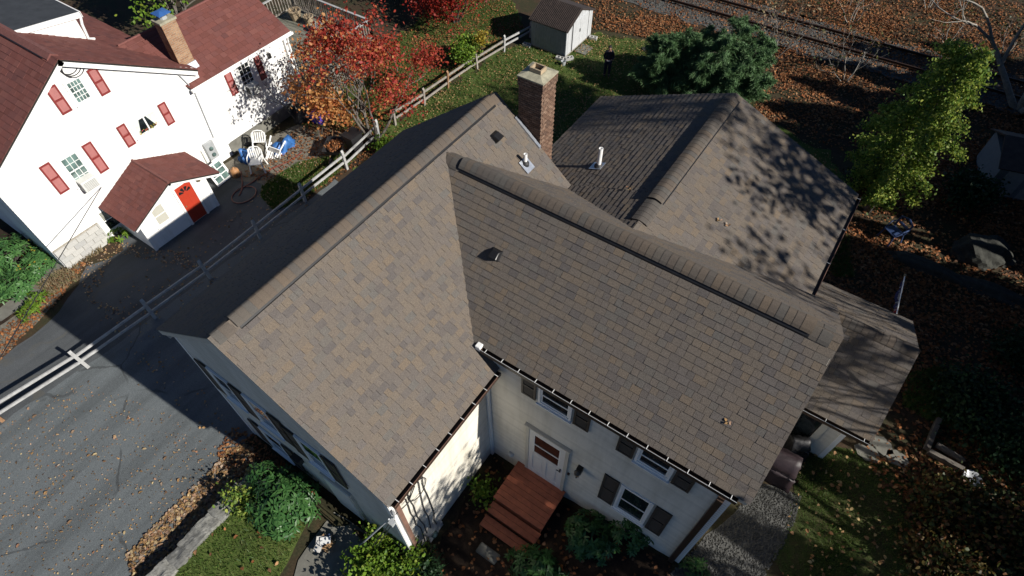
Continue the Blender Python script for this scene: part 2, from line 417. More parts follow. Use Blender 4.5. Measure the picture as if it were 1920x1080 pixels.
def wobble(poly, step=.5, amp=.12, seed=1):
    rr = random.Random(seed); out = []
    for i in range(len(poly)):
        a, b = poly[i], poly[(i+1) % len(poly)]
        L = math.hypot(b[0]-a[0], b[1]-a[1]); k = max(1, int(L/step))
        for j in range(k):
            t = j/k; out.append((a[0]+(b[0]-a[0])*t+rr.uniform(-amp, amp), a[1]+(b[1]-a[1])*t+rr.uniform(-amp, amp)))
    return out
def sheet(name, poly, off, mat, kind='structure', cell=.6, amp=.1, seed=1, step=.4):
    """a patch of ground following the terrain, off metres above it"""
    poly = wobble([q[:2] for q in poly], step, amp, seed) if amp else [q[:2] for q in poly]
    bm = bmesh.new(); vs_ = [bm.verts.new((float(a), float(b), 0)) for a, b in poly]
    bm.faces.new(vs_); bmesh.ops.triangulate(bm, faces=bm.faces[:])
    xs = [a for a, b in poly]; ys = [b for a, b in poly]
    for ax, lo, hi in ((0, min(xs), max(xs)), (1, min(ys), max(ys))):
        k = math.ceil(lo/cell)*cell
        while k < hi:
            if (ax == 0 and -2.6 < k < 9.2) or (ax == 1 and (-.8 < k < .3 or 12 < k < 17.5)):
                co = [0,0,0]; no = [0,0,0]; co[ax] = k; no[ax] = 1
                bmesh.ops.bisect_plane(bm, geom=bm.verts[:]+bm.edges[:]+bm.faces[:], plane_co=co, plane_no=no)
            k += cell
    for v in bm.verts: v.co.z = float(gz(v.co.x, v.co.y))+off
    bmesh.ops.recalc_face_normals(bm, faces=bm.faces[:])
    if sum(f.normal.z for f in bm.faces) < 0: bmesh.ops.reverse_faces(bm, faces=bm.faces[:])
    me = bpy.data.meshes.new(name); bm.to_mesh(me); bm.free()
    return link(name, me, mat, None, kind)

# leaves: numpy cloud of small bent diamonds
def leaf_mesh(name, P, size, aspect=.6, N=None, D=None, bend=.25, tilt=1.0):
    """P (n,3) centres; N preferred normals, D preferred long directions"""
    n = len(P); P = np.asarray(P, float)
    size = np.broadcast_to(size, (n,))
    nr = rng.normal(size=(n,3))
    if N is not None: nr = np.asarray(N)+nr*tilt
    nr /= np.linalg.norm(nr, axis=1)[:,None]+1e-9
    d = rng.normal(size=(n,3)) if D is None else np.asarray(D)+rng.normal(size=(n,3))*.25
    d -= nr*(d*nr).sum(1)[:,None]; d /= np.linalg.norm(d, axis=1)[:,None]+1e-9
    s = np.cross(nr, d)
    L = size[:,None]*.5; Wd = L*aspect
    j = lambda lo, hi: rng.uniform(lo, hi, (n,1))
    a = P-d*L; c = P+d*L
    b1 = P-d*L*j(.35,.6)+s*Wd*j(.6,.9)+nr*L*bend*j(.5,1); b2 = P+d*L*j(.05,.45)+s*Wd*j(.7,1.05)+nr*L*bend*j(.7,1.3)
    e1 = P-d*L*j(.35,.6)-s*Wd*j(.6,.9)+nr*L*bend*j(.5,1); e2 = P+d*L*j(.05,.45)-s*Wd*j(.7,1.05)+nr*L*bend*j(.7,1.3)
    V = np.stack([a,b1,b2,c,e2,e1],1).reshape(-1,3)
    i0 = (np.arange(n)*6)[:,None]
    F = np.concatenate([i0+np.array([[0,1,5]]), i0+np.array([[1,2,3]]), i0+np.array([[1,3,5]]), i0+np.array([[3,4,5]])],1).reshape(-1)
    me = bpy.data.meshes.new(name)
    me.vertices.add(len(V)); me.vertices.foreach_set('co', V.reshape(-1).astype(np.float32))
    me.loops.add(len(F)); me.loops.foreach_set('vertex_index', F.astype(np.int32))
    me.polygons.add(len(F)//3); me.polygons.foreach_set('loop_start', (np.arange(len(F)//3)*3).astype(np.int32))
    me.update(calc_edges=True); me.validate(); return me
def leaves(name, P, size, mat, parent=None, kind=None, **k):
    P = np.asarray(P, float)
    if parent is not None: P = P-np.array(ORG[parent.name])
    return link(name, leaf_mesh(name, P, size, **k), mat, parent, kind)
def scatter(poly, n, seed=0, dens=None):
    r = np.random.default_rng(seed); poly = [q[:2] for q in poly]
    xs = [q[0] for q in poly]; ys = [q[1] for q in poly]
    out = np.zeros((0,2))
    while len(out) < n:
        x = r.uniform(min(xs), max(xs), n*2); y = r.uniform(min(ys), max(ys), n*2)
        m = in_poly(x, y, poly)
        if dens is not None: m &= r.uniform(size=len(x)) < dens(x, y)
        out = np.vstack([out, np.stack([x[m], y[m]],1)])
    return out[:n]
def vnoise(x, y, s, seed=3):
    """cheap smooth value noise, 0..1"""
    x = np.asarray(x)/s; y = np.asarray(y)/s
    xi = np.floor(x).astype(int); yi = np.floor(y).astype(int); fx = x-xi; fy = y-yi
    h = lambda a, b: (np.sin(a*127.1+b*311.7+seed*74.7)*43758.5453) % 1.0
    fx = fx*fx*(3-2*fx); fy = fy*fy*(3-2*fy)
    return (h(xi,yi)*(1-fx)+h(xi+1,yi)*fx)*(1-fy)+(h(xi,yi+1)*(1-fx)+h(xi+1,yi+1)*fx)*fy
def litter(name, poly, n, size, mat, seed, lift=.02, label=None, dens=None, cat='leaves'):
    q = scatter(poly, n, seed, dens); z = gz(q[:,0], q[:,1])+lift+rng.uniform(0, .02, n)
    o = leaves(name, np.column_stack([q, z]), rng.uniform(*size, n), mat, kind='stuff', N=np.array([[0,0,1]]), tilt=.35, aspect=.75, bend=.5)
    return tag(o, label, cat)
def grass(name, poly, n, h, mat, seed, label=None, dens=None):
    q = scatter(poly, n, seed, dens); r = np.random.default_rng(seed+5)
    z = gz(q[:,0], q[:,1]); hh = r.uniform(*h, n); a = r.uniform(0, 2*math.pi, n)
    w = hh*.13; lean = r.normal(size=(n,2))*.45
    base = np.column_stack([q, z]); dx = np.column_stack([np.cos(a)*w, np.sin(a)*w, np.zeros(n)])
    top = base+np.column_stack([lean*hh[:,None], hh])
    V = np.stack([base-dx, base+dx, top],1).reshape(-1,3); F = np.arange(3*n)
    me = bpy.data.meshes.new(name)
    me.vertices.add(len(V)); me.vertices.foreach_set('co', V.reshape(-1).astype(np.float32))
    me.loops.add(len(F)); me.loops.foreach_set('vertex_index', F.astype(np.int32))
    me.polygons.add(n); me.polygons.foreach_set('loop_start', (np.arange(n)*3).astype(np.int32))
    me.update(calc_edges=True)
    return tag(link(name, me, mat, None, 'stuff'), label, 'grass')

# ------------------------------------------------------------------ building helpers
def clapboards(name, parent, P0, U, poly, pitch=.11, lip=.016, mat='siding'):
    """lapped boards on a vertical wall: P0 origin, U horizontal unit, poly in (u, z) convex; outward = U x Z"""
    P0, U = Vector(P0), Vector(U).normalized(); Z = Vector((0,0,1)); N = U.cross(Z)
    mb = MB(); z0 = min(q[1] for q in poly); z1 = max(q[1] for q in poly)
    area = sum(poly[i][0]*poly[(i+1) % len(poly)][1]-poly[(i+1) % len(poly)][0]*poly[i][1] for i in range(len(poly)))
    if area < 0: poly = poly[::-1]
    mb.quad(*[P0+U*a+Z*b-N*.03 for a, b in poly])
    z = z0
    while z < z1:
        s = clip_halfplane(clip_halfplane(poly, (0, z), (0, 1)), (0, z+pitch), (0, -1))
        if len(s) >= 3:
            mb.quad(*[P0+U*a+Z*b+N*(lip*(1-(b-z)/pitch)) for a, b in s])
            us = [a for a, b in s if abs(b-max(z, z0)) < 1e-6]
            if len(us) >= 2:
                a, b = min(us), max(us); zz = max(z, z0)
                mb.quad(P0+U*a+Z*zz-N*.004, P0+U*b+Z*zz-N*.004, P0+U*b+Z*zz+N*lip, P0+U*a+Z*zz+N*lip)
        z += pitch
    return mb.build(name, mat, parent)
def frame_pts(P0, U):
    P0, U = Vector(P0), Vector(U).normalized(); Z = Vector((0,0,1)); N = U.cross(Z)
    return lambda u, z, n=0.0: P0+U*u+Z*z+N*n
def wbox(mb, F, u0, u1, z0, z1, n0, n1):
    c = [F(u0,z0,n0),F(u1,z0,n0),F(u1,z0,n1),F(u0,z0,n1),F(u0,z1,n0),F(u1,z1,n0),F(u1,z1,n1),F(u0,z1,n1)]
    mb.hexa([c[3],c[2],c[1],c[0],c[7],c[6],c[5],c[4]])
def window(parent, F, u0, u1, z0, z1, cas=.06, mat='white', gmat='glass', muntins=(0,0), sash=True, cas_mat=None, blind=0, n=.0, dp=.05):
    mb = MB()
    wbox(mb, F, u0-cas, u0, z0-cas, z1+cas, n, n+dp); wbox(mb, F, u1, u1+cas, z0-cas, z1+cas, n, n+dp)
    wbox(mb, F, u0, u1, z1, z1+cas, n, n+dp-.002); wbox(mb, F, u0, u1, z0-cas, z0, n, n+dp-.002)
    w = mb.build('window', cas_mat or mat, parent)
    m = MB(); wbox(m, F, u0-cas-.03, u1+cas+.03, z0-cas-.035, z0-cas-.002, n, n+dp+.04); m.build('sill', cas_mat or mat, w)
    zm = (z0+z1)/2
    rows = [(z0, zm+.015, .012), (zm-.015, z1, .026)] if sash else [(z0, z1, .014)]
    t = min(.045, (u1-u0)*.07)
    for a, b, d in rows:
        m = MB()
        wbox(m, F, u0+.002, u0+t, a, b, n+d, n+d+.012); wbox(m, F, u1-t, u1-.002, a, b, n+d, n+d+.012)
        wbox(m, F, u0+t, u1-t, b-t, b, n+d, n+d+.0115); wbox(m, F, u0+t, u1-t, a, a+t, n+d, n+d+.0115)
        for k in range(1, muntins[0]):
            uu = u0+t+(u1-u0-2*t)*k/muntins[0]; wbox(m, F, uu-.009, uu+.009, a+t, b-t, n+d, n+d+.009)
        for k in range(1, muntins[1]):
            zz = a+t+(b-a-2*t)*k/muntins[1]; wbox(m, F, u0+t, u1-t, zz-.009, zz+.009, n+d, n+d+.0085)
        m.build('sash', mat, w)
        m = MB(); m.quad(F(u0+t*.5,a+t*.5,n+d+.004), F(u1-t*.5,a+t*.5,n+d+.004), F(u1-t*.5,b-t*.5,n+d+.004), F(u0+t*.5,b-t*.5,n+d+.004))
        m.build('pane', gmat if not blind else blind, w)
    return w
def shutter(parent, F, u0, u1, z0, z1, mat='shutter', rail=None, n=.02):
    mb = MB(); t = min(.05, (u1-u0)*.16); zm = z0+(z1-z0)*.5
    for a, b in ((u0, u0+t), (u1-t, u1)): wbox(mb, F, a, b, z0, z1, n, n+.035)
    for a, b in ((z0, z0+t*1.2), (zm-t*.5, zm+t*.5), (z1-t, z1)): wbox(mb, F, u0+t, u1-t, a, b, n, n+.034)
    o = mb.build('shutter', rail or mat, parent)
    m = MB(); z = z0+t*1.3
    while z < z1-t*1.2:
        if abs(z-zm) > t*.8:
            m.quad(F(u0+t,z,n+.024), F(u1-t,z,n+.024), F(u1-t,z+.04,n+.008), F(u0+t,z+.04,n+.008))
        z += .04
    m.quad(F(u0+t,z0,n+.004), F(u1-t,z0,n+.004), F(u1-t,z1,n+.004), F(u0+t,z1,n+.004))
    m.build('louvers', mat, o)
    return o

TABW = (.13, .17, .21, .25)
class Roof:
    """shingled slopes of one roof part; whole tabs nearest the camera become objects, the rest one field"""
    def __init__(self, part, mat, n_ind, expo=.14, thick=.026, rnd=1, tabw=TABW, gap=.005):
        self.part, self.mat, self.n, self.e, self.t = part, mat, n_ind, expo, thick
        self.rr = random.Random(rnd); self.field = MB(); self.whole = []; self.tabw = tabw; self.me = {}; self.gap = gap
    def tab(self, w, h, lift):
        e = self.e; L = e+.03
        v = [(0,0,0),(w,0,0),(w,0,h),(0,0,h),(w,L,lift),(0,L,lift)]
        return v, [(0,1,2,3),(3,2,4,5),(1,4,2),(0,3,5)]
    def slope(self, O, U, V, poly, ind=True):
        """O eave corner; U along the eave, V up the slope; poly convex in (u,v), counter-clockwise"""
        O, U, V = Vector(O), Vector(U).normalized(), Vector(V).normalized(); N = U.cross(V)
        self.frame = (O, U, V, N); rr = self.rr; e = self.e
        v1 = max(q[1] for q in poly); u0 = min(q[0] for q in poly); u1 = max(q[0] for q in poly); v = min(q[1] for q in poly)
        while v < v1:
            u = u0-rr.uniform(0, .25)
            while u < u1:
                w = rr.choice(self.tabw); h = self.t*rr.choice((.55, .8, 1.0, 1.15)); g = self.gap
                c = [(u, v), (u+w-g, v), (u+w-g, v+e), (u, v+e)]
                k = clip_convex(c, poly)
                if len(k) >= 3:
                    P = O+U*(u+w/2)+V*(v+e/2)
                    whole = len(k) == 4 and abs(abs(sum(k[i][0]*k[(i+1)%4][1]-k[(i+1)%4][0]*k[i][1] for i in range(4)))/2-(w-g)*e) < 1e-5
                    if whole and ind:
                        d = np.array(P)-CAMP; dep = d@_fw; x = 960+FPX*(d@_rt)/dep; y = 540-FPX*(d@_up)/dep
                        vis = 20 < x < 1900 and 20 < y < 1060
                        score = (w*e*abs(Vector(d).normalized().dot(N))/dep**2) if vis else 0
                        self.whole.append((score, O+U*u+V*v, U, V, N, w-g, h))
                    else:
                        self.put(k, O, U, V, N, v, h, rr.random())
                u += w
            v += e
    def put(self, k, O, U, V, N, v, h, tint):
        e = self.e
        f = lambda q: h*(1-(q[1]-v)/e)+.003
        self.field.quad(*[O+U*q[0]+V*q[1]+N*f(q) for q in k], tint=tint)
        lo = sorted([q for q in k if abs(q[1]-v) < 1e-6])
        if len(lo) >= 2:
            a, b = lo[0], lo[-1]
            self.field.quad(O+U*a[0]+V*a[1], O+U*b[0]+V*b[1], O+U*b[0]+V*b[1]+N*(h+.003), O+U*a[0]+V*a[1]+N*(h+.003), tint=tint)
        us = [q[0] for q in k]
        for uu in (min(us), max(us)):
            sd = sorted([q[1] for q in k if abs(q[0]-uu) < 1e-6])
            if len(sd) >= 2 and sd[-1]-sd[0] > 1e-3:
                A, B = (uu, sd[0]), (uu, sd[-1])
                self.field.quad(O+U*uu+V*A[1], O+U*uu+V*B[1], O+U*uu+V*B[1]+N*f(B), O+U*uu+V*A[1]+N*f(A), tint=tint)
    def finish(self):
        self.whole.sort(key=lambda s: -s[0])
        for i, (sc, P, U, V, N, w, h) in enumerate(self.whole):
            if i < self.n and sc > 0:
                key = (round(w,3), round(h,4))
                if key not in self.me:
                    v, f = self.tab(w, h+.003, .003*1.0)
                    me = bpy.data.meshes.new('shingle'); me.from_pydata(v, [], f); me.materials.append(MT[self.mat]); self.me[key] = me
                o = bpy.data.objects.new('shingle', self.me[key]); COL.objects.link(o)
                o.parent = self.part
                Q = P-Vector(ORG[self.part.name])
                o.matrix_local = Matrix(((U.x,V.x,N.x,Q.x),(U.y,V.y,N.y,Q.y),(U.z,V.z,N.z,Q.z),(0,0,0,1)))
            else:
                O2 = P; e = self.e
                self.put([(0,0),(w,0),(w,e),(0,e)], P, U, V, N, 0.0, h, self.rr.random())
        if self.field.f: self.field.build('shingle_field', self.mat, self.part, kind='stuff')
def ridge_caps(part, A, B, side, m1, m2, mat='cap', e=.2, half=.20, lift=.055, name='ridge_cap_shingle', share=True):
    """rounded overlapping caps from A to B (level ridge); side = horizontal unit across; m1, m2 slopes"""
    A, B, S_ = Vector(A), Vector(B), Vector(side).normalized(); D = (B-A).normalized(); L = (B-A).length
    prof = []; K = 10
    for i in range(K+1):
        s = -1+2*i/K; m = m1 if s < 0 else m2; q = math.sqrt(s*s+.10)
        prof.append((s*half, lift+.035-half*m*q-(.02 if abs(s) > .95 else 0)))
    me = None; k = int(L/e)
    for i in range(k):
        if me is None or not share:
            v = []; f = []; n = len(prof)
            for (y, hh) in ((0, .010), (e+.05, .001)):
                for a, z in prof: v.append((y, a, z+hh))
            for a, z in prof: v.append((0, a, z-.004))
            v.append((0, prof[0][0], prof[0][1]-.016)); v.append((0, prof[-1][0], prof[-1][1]-.016)); v.append((e+.05, prof[0][0], prof[0][1]-.016)); v.append((e+.05, prof[-1][0], prof[-1][1]-.016))
            for j in range(n-1):
                f.append((j+1, j, n+j, n+j+1)); f.append((2*n+j, j, j+1, 2*n+j+1)[::-1])
            me = bpy.data.meshes.new(name); me.from_pydata(v, [], f); me.materials.append(MT[mat])
        o = bpy.data.objects.new(name, me); COL.objects.link(o); o.parent = part
        Q = A+D*(i*e)-Vector(ORG[part.name]); Z = Vector((0,0,1))
        o.matrix_local = Matrix(((D.x,S_.x,Z.x,Q.x),(D.y,S_.y,Z.y,Q.y),(D.z,S_.z,Z.z,Q.z),(0,0,0,1)))
def gutter(parent, A, B, out, mat='brown_metal', w=.12, h=.11, step=.62, hang='white', hangers=True, lipmat='brown_light'):
    A, B, O = Vector(A), Vector(B), Vector(out).normalized(); Z = Vector((0,0,1)); mb = MB()
    t = .008
    for (o0, o1, z0, z1) in ((0, t, -h, 0), (w-t, w, -h, .006), (t, w-t, -h, -h+t)):
        mb.hexa([A+O*o0+Z*z0, A+O*o1+Z*z0, B+O*o1+Z*z0, B+O*o0+Z*z0, A+O*o0+Z*z1, A+O*o1+Z*z1, B+O*o1+Z*z1, B+O*o0+Z*z1])
    D = (B-A).normalized()
    for E in (A, B-D*t): mb.hexa([E+O*t-Z*h, E+O*(w-t)-Z*h, E+D*t+O*(w-t)-Z*h, E+D*t+O*t-Z*h, E+O*t, E+O*(w-t), E+D*t+O*(w-t), E+D*t+O*t])
    g = mb.build('gutter', mat, parent)
    m = MB()
    for z0, z1 in ((.006, .012),):
        m.hexa([A+O*(w-.008)+Z*z0, A+O*(w+.002)+Z*z0, B+O*(w+.002)+Z*z0, B+O*(w-.008)+Z*z0, A+O*(w-.008)+Z*z1, A+O*(w+.002)+Z*z1, B+O*(w+.002)+Z*z1, B+O*(w-.008)+Z*z1])
    m.build('gutter_lip', lipmat, g)
    if hangers:
        L = (B-A).length; k = int(L/step)
        for i in range(k+1):
            c = A+D*(.12+i*(L-.24)/max(1,k)); m = MB(); m.bar(c+O*.03+Z*.020, c+O*(w+.004)+Z*.020, .011, .007); m.build('gutter_hanger', 'white', g)
    return g

# ------------------------------------------------------------------ ground
bm = bmesh.new()
xs = sorted(set([-700,-300,-120,-60,-40,-25,-15,-8,-4] + [round(-3+.4*i,2) for i in range(36)] + [14,18,25,40,70,150,400,800]))
ys = sorted(set([-600,-250,-100,-50,-25,-12,-6,-3,-1.5] + [round(-.8+.1*i,2) for i in range(12)] + [1,2,4,6,8,10,11,12] + [round(12.5+.5*i,2) for i in range(11)] + [20,24,28,34,45,70,150,400,900]))
grid = [[bm.verts.new((x, y, float(gz(x, y)))) for y in ys] for x in xs]
for i in range(len(xs)-1):
    for j in range(len(ys)-1):
        bm.faces.new((grid[i][j], grid[i+1][j], grid[i+1][j+1], grid[i][j+1]))
me = bpy.data.meshes.new('ground'); bm.to_mesh(me); bm.free()
link('ground', me, 'dirt', None, 'structure')

def px(*pts): return [tuple(at(a, b)[:2]) for a, b in pts]
DRIVE = [(-9.4,-16), (-2.5,-16), (-2.3,-5), (-2.3,-.7), (-3.0,-.2), (-3.1,9.2), (-8.7,9.2), (-8.85,4), (-9.05,-1), (-9.35,-3.5)]
sheet('driveway', DRIVE, .006, 'asphalt', amp=.04, seed=3)
NDRIVE = [(-8.6,-16), (-8.6,4), (-8.5,7.6)] + px((572,372),(535,378),(505,352),(470,332),(430,325),(398,318))+[(-13.2,6.6),(-13.2,2.55)] + px((232,470),(200,488),(160,500),(145,535),(108,585),(60,630),(0,672))+[(-19,-9),(-19,-16)]
sheet('neighbour_driveway', NDRIVE, .002, 'old_asphalt', amp=.05, seed=5)
GPATCH = px((492,350),(560,305),(640,290),(672,292),(610,345),(572,372),(545,384),(515,396),(490,370))
sheet('grass_verge', GPATCH, .012, 'lawn', amp=.08, seed=6)
PATIO = px((400,318),(470,280),(560,230),(650,250),(650,285),(560,308),(500,345),(440,340))
sheet('patio', PATIO, .008, 'patio', amp=.1, seed=7)
LAWN = [(-8.2,9.5),(-8.9,12.5),(-8.9,16),(-8.3,21),(-7.6,22.3),(-5.5,24.5),(-3,25.4),(1,24.5),(4,22.5),(7,22),(8.5,20),(8.6,15),(8.5,12),(3,12),(-3,10)]
sheet('back_lawn', LAWN, .006, 'lawn', amp=.3, seed=8)
NLAWN = px((560,235),(600,180),(690,110),(760,60),(830,0),(960,0),(985,60),(900,120),(800,185),(735,235),(690,280),(640,270))
sheet('neighbour_lawn', NLAWN, .005, 'lawn', amp=.3, seed=9)
FRONT = [(-1.65,-9),(-1.62,-.25),(-.6,-.3),(.3,-.9),(1.1,-3.5),(1.2,-9)]
sheet('front_lawn', FRONT, .008, 'lawn', amp=.06, seed=10)
SIDE = px((1500,862),(1545,835),(1620,850),(1720,890),(1800,970),(1720,1090),(1480,1130),(1450,1040),(1480,960))
sheet('side_lawn', SIDE, .008, 'lawn_patchy', amp=.12, seed=11)
GRAV = px((1375,965),(1420,905),(1500,930),(1490,975),(1465,1030),(1420,1100),(1280,1180),(1255,1080),(1300,1030))
sheet('gravel_strip', GRAV, .012, 'gravel', amp=.08, seed=12)
BALLAST = [(-30,27.6),(-5,28.2),(2,28.4),(9,28.9),(20,29.3),(40,29.6),(40,33),(16,32.6),(4,32),(-6,31.6),(-30,31)]
sheet('railway_ballast', BALLAST, .03, 'gravel', amp=.25, seed=13)
BED = [(3.4,.2),(3.2,3.4),(8.6,3.5),(8.9,1.2),(8,-1),(4.5,-2.5),(3.6,-2)]
sheet('planting_bed', BED, .006, 'mulch', amp=.15, seed=14)
WALK = px((560,1048),(625,960),(700,1005),(660,1100),(600,1180),(540,1120))
sheet('front_walk', WALK, .03, 'concrete', amp=.03, seed=15)
NBED = px((0,430),(20,420),(95,480),(110,500),(85,535),(35,570),(0,625),(-60,650),(-200,560),(-120,420))
sheet('shrub_bed', NBED, .004, 'mulch', amp=.15, seed=16)
NWALK = px((95,478),(120,462),(135,480),(110,510),(60,560),(0,605),(-30,600),(40,545),(85,515))
sheet('narrow_path', NWALK, .012, 'concrete', amp=.05, seed=17)
STRIP = px((135,480),(160,490),(120,550),(60,610),(0,675),(-40,690),(-40,640),(30,590),(80,545),(115,505))
sheet('weedy_strip', STRIP, .008, 'patio', amp=.1, seed=18)

# ------------------------------------------------------------------ the brown roofed house
wA, hA, eA, LA, wL, eL = 3.399, 7.856, 5.072, 8.335, 3.356, 5.275
yB, XB, hB, eB, wB = 6.149, 8.835, 7.678, 5.594, 2.603
xC, YC, hC, eC, wC = 4.485, 12.902, 6.948, 5.366, 3.816
XD, yD, hD, eD, wD = 11.035, 9.864, 4.182, 2.975, 2.05
yW, xe, xw, yg = 3.571, 8.608, 3.042, .11
house = thing('house', 'large cream clapboard house with crossing brown shingle roofs and a tall brick chimney', 'house', (0,0,0))
mA, mL, mB_, mC, mD = (hA-eA)/wA, (hA-eL)/wL, (hB-eB)/wB, (hC-eC)/wC, (hD-eD)/wD

def slab(name, quads, drop=.05, mat='under', parent=house):
    """thin roof deck under the shingles"""
    mb = MB()
    for q in quads:
        q = [Vector(p) for p in q]; n = (q[1]-q[0]).cross(q[3]-q[0]).normalized(); n = -n if n.z < 0 else n
        mb.hexa([p-n*drop for p in q]+[p-n*.004 for p in q])
    return mb.build(name, mat, parent)
ra = slab('main_roof', [[(wA,0,eA),(wA,yW,eA),(0,yW,hA),(0,0,hA)], [(wA*.735,yW,hA-mA*wA*.735),(wA*.735,LA,hA-mA*wA*.735),(0,LA,hA),(0,yW,hA)], [(-wL,LA,eL),(-wL,0,eL),(0,0,hA),(0,LA,hA)]])
rb = slab('cross_wing_roof', [[(.3,yB-wB,eB),(XB,yB-wB,eB),(XB,yB,hB),(.3,yB,hB)], [(XB,yB+wB,eB),(.3,yB+wB,eB),(.3,yB,hB),(XB,yB,hB)]])
rc = slab('rear_wing_roof', [[(xC+wC,yB+.5,eC),(xC+wC,YC,eC),(xC,YC,hC),(xC,yB+.5,hC)], [(xC-wC,YC,eC),(xC-wC,LA+.05,eC),(xC,LA+.05,hC),(xC,YC,hC)], [(xC-1.9,LA+.05,hC-1.9*mC),(xC-1.9,yB+.9,hC-1.9*mC),(xC,yB+.9,hC),(xC,LA+.05,hC)]])
rd = slab('side_porch_roof', [[(8.75,yD-wD,eD),(XD,yD-wD,eD),(XD,yD,hD),(8.75,yD,hD)], [(XD,yD+wD,eD),(8.0,yD+wD,eD),(8.0,yD,hD),(XD,yD,hD)]])
# shingles
R = Roof(ra, 'shingle', 300, rnd=2, thick=.013)
Ls = math.hypot(wA, hA-eA); LsL = math.hypot(wL, hA-eL); kcut = 1-2.5/wA
R.slope((wA,0,eA), (0,1,0), (-wA,0,hA-eA), [(-.05,-.03),(yW-.03,-.03),(yW-.03,Ls),(-.05,Ls)])
v0 = Ls*(1-2.5/wA)
R.slope((wA,0,eA), (0,1,0), (-wA,0,hA-eA), [(yW-.03,0.32),(LA+.049,Ls*(1-2.60/wA)),(LA+.05,Ls),(yW-.03,Ls)], ind=False)
R.slope((-wL,LA,eL), (0,-1,0), (wL,0,hA-eL), [(-.05,-.03),(LA+.05,-.03),(LA+.05,LsL),(-.05,LsL)], ind=False)
R.finish()
R = Roof(rb, 'shingle', 300, rnd=3, expo=.147, thick=.012, gap=.0055, tabw=(.14,.17,.21,.26)); LB = math.hypot(wB, hB-eB)
R.slope((0,yB-wB,eB), (1,0,0), (0,wB,hB-eB), [(2.62,-.03),(XB+.045,-.03),(XB+.045,LB),(.12,LB)])
R.slope((XB,yB+wB,eB), (-1,0,0), (0,-wB,hB-eB), [(-.045,-.03),(XB-2.4,-.03),(XB-.1,LB),(-.045,LB)], ind=False)
R.finish()
R = Roof(rc, 'shingle', 300, rnd=4, thick=.013); LC = math.hypot(wC, hC-eC)
R.slope((xC+wC,0,eC), (0,1,0), (-wC,0,hC-eC), [(8.7,-.03),(YC+.045,-.03),(YC+.045,LC),(6.6,LC)])
R.slope((xC-wC,YC,eC), (0,-1,0), (wC,0,hC-eC), [(-.04,-.03),(YC-LA-.06,-.03),(YC-LA-.06,LC),(-.04,LC)])
R.slope((xC-wC,YC,eC), (0,-1,0), (wC,0,hC-eC), [(YC-LA-.061,LC*.42),(YC-6.5,LC*.42),(YC-6.5,LC),(YC-LA-.061,LC)], ind=False)
R.finish()
R = Roof(rd, 'shingle', 160, rnd=5, expo=.147, thick=.011); LD = math.hypot(wD, hD-eD)
R.slope((0,yD-wD,eD), (1,0,0), (0,wD,hD-eD), [(8.76,-.03),(XD+.045,-.03),(XD+.045,LD),(8.76,LD)])
R.slope((XD,yD+wD,eD), (-1,0,0), (0,-wD,hD-eD), [(-.045,-.03),(XD-8.0,-.03),(XD-8.0,LD),(-.045,LD)], ind=False)
R.finish()
# ridge vents under lapped caps
for part, A, B, a, b in ((ra,(0,.45,hA),(0,LA-.25,hA),mL,mA), (rb,(.75,yB,hB),(XB-.45,yB,hB),mB_,mB_), (rc,(xC,yB+2.0,hC),(xC,YC-.2,hC),mC,mC)):
    m = MB(); A_, B_ = Vector(A), Vector(B); D = (B_-A_).normalized(); S_ = Vector((0,0,1)).cross(D)
    for sg, mm in ((-1,b),(1,a)):
        hv = .224 if part is rb else .204 if part is ra else .214
        c = [S_*(sg*0)+Vector((0,0,-.02)), S_*(sg*hv)+Vector((0,0,-hv*mm-.02)), S_*(sg*hv)+Vector((0,0,-hv*mm+.04)), Vector((0,0,.03))]
        m.hexa([A_+c[0],A_+c[1],B_+c[1],B_+c[0],A_+c[3],A_+c[2],B_+c[2],B_+c[3]])
    m.build('ridge_vent', 'black_metal', part)
def caps(part, A, B, ma, mb, lift=.058, half=.19, e=.15, mat='cap'):
    D = (Vector(B)-Vector(A)).normalized(); ridge_caps(part, A, B, Vector((0,0,1)).cross(D), ma, mb, mat, e, half, lift)
caps(ra, (0,.42,hA), (0,LA-.22,hA), mA, mL); caps(ra, (0,.02,hA), (0,.43,hA), mA, mL, .012); caps(ra, (0,LA-.25,hA), (0,LA-.02,hA), mA, mL, .012)
caps(rb, (.7,yB,hB), (XB-.42,yB,hB), mB_, mB_, half=.195); caps(rb, (XB-.45,yB,hB), (XB-.02,yB,hB), mB_, mB_, .012, .23); caps(rb, (.3,yB,hB), (.72,yB,hB), mB_, mB_, .012, .23)
caps(rc, (xC,yB+1.95,hC), (xC,YC-.2,hC), mC, mC, half=.20); caps(rc, (xC,yB+1.2,hC), (xC,yB+1.97,hC), mC, mC, .012, .22)
caps(rd, (8.9,yD,hD), (XD-.02,yD,hD), mD, mD, .012, .18)

# walls
zb = -.4
clapboards('wall', house, (0,yg,0), (1,0,0), [(-wL+.36,zb),(xw,zb),(xw,eA+.25),(0,hA-.06),(-wL+.36,eL+.22)])
clapboards('wall', house, (xw,0,0), (0,1,0), [(yg,zb),(yW,zb),(yW,eA+.2),(yg,eA+.2)], mat='siding')
clapboards('wall', house, (-wL+.36,0,0), (0,-1,0), [(-LA+.15,zb),(-yg,zb),(-yg,eL+.2),(-LA+.15,eL+.2)])
clapboards('wall', house, (0,LA-.15,0), (-1,0,0), [(-xw,zb),(wL-.36,zb),(wL-.36,eL+.2),(0,hA-.06),(-xw,eA+.2)])
clapboards('wall', house, (0,yW,0), (1,0,0), [(xw-.2,zb),(xe,zb),(xe,eB-.04),(xw-.2,eB-.04)], pitch=.105, lip=.03, mat='siding')
clapboards('wall', house, (xe,0,0), (0,1,0), [(yW,zb),(yB+wB-.2,zb),(yB+wB-.2,eB+.08),(yB,hB-.09),(yW,eB-.05)])
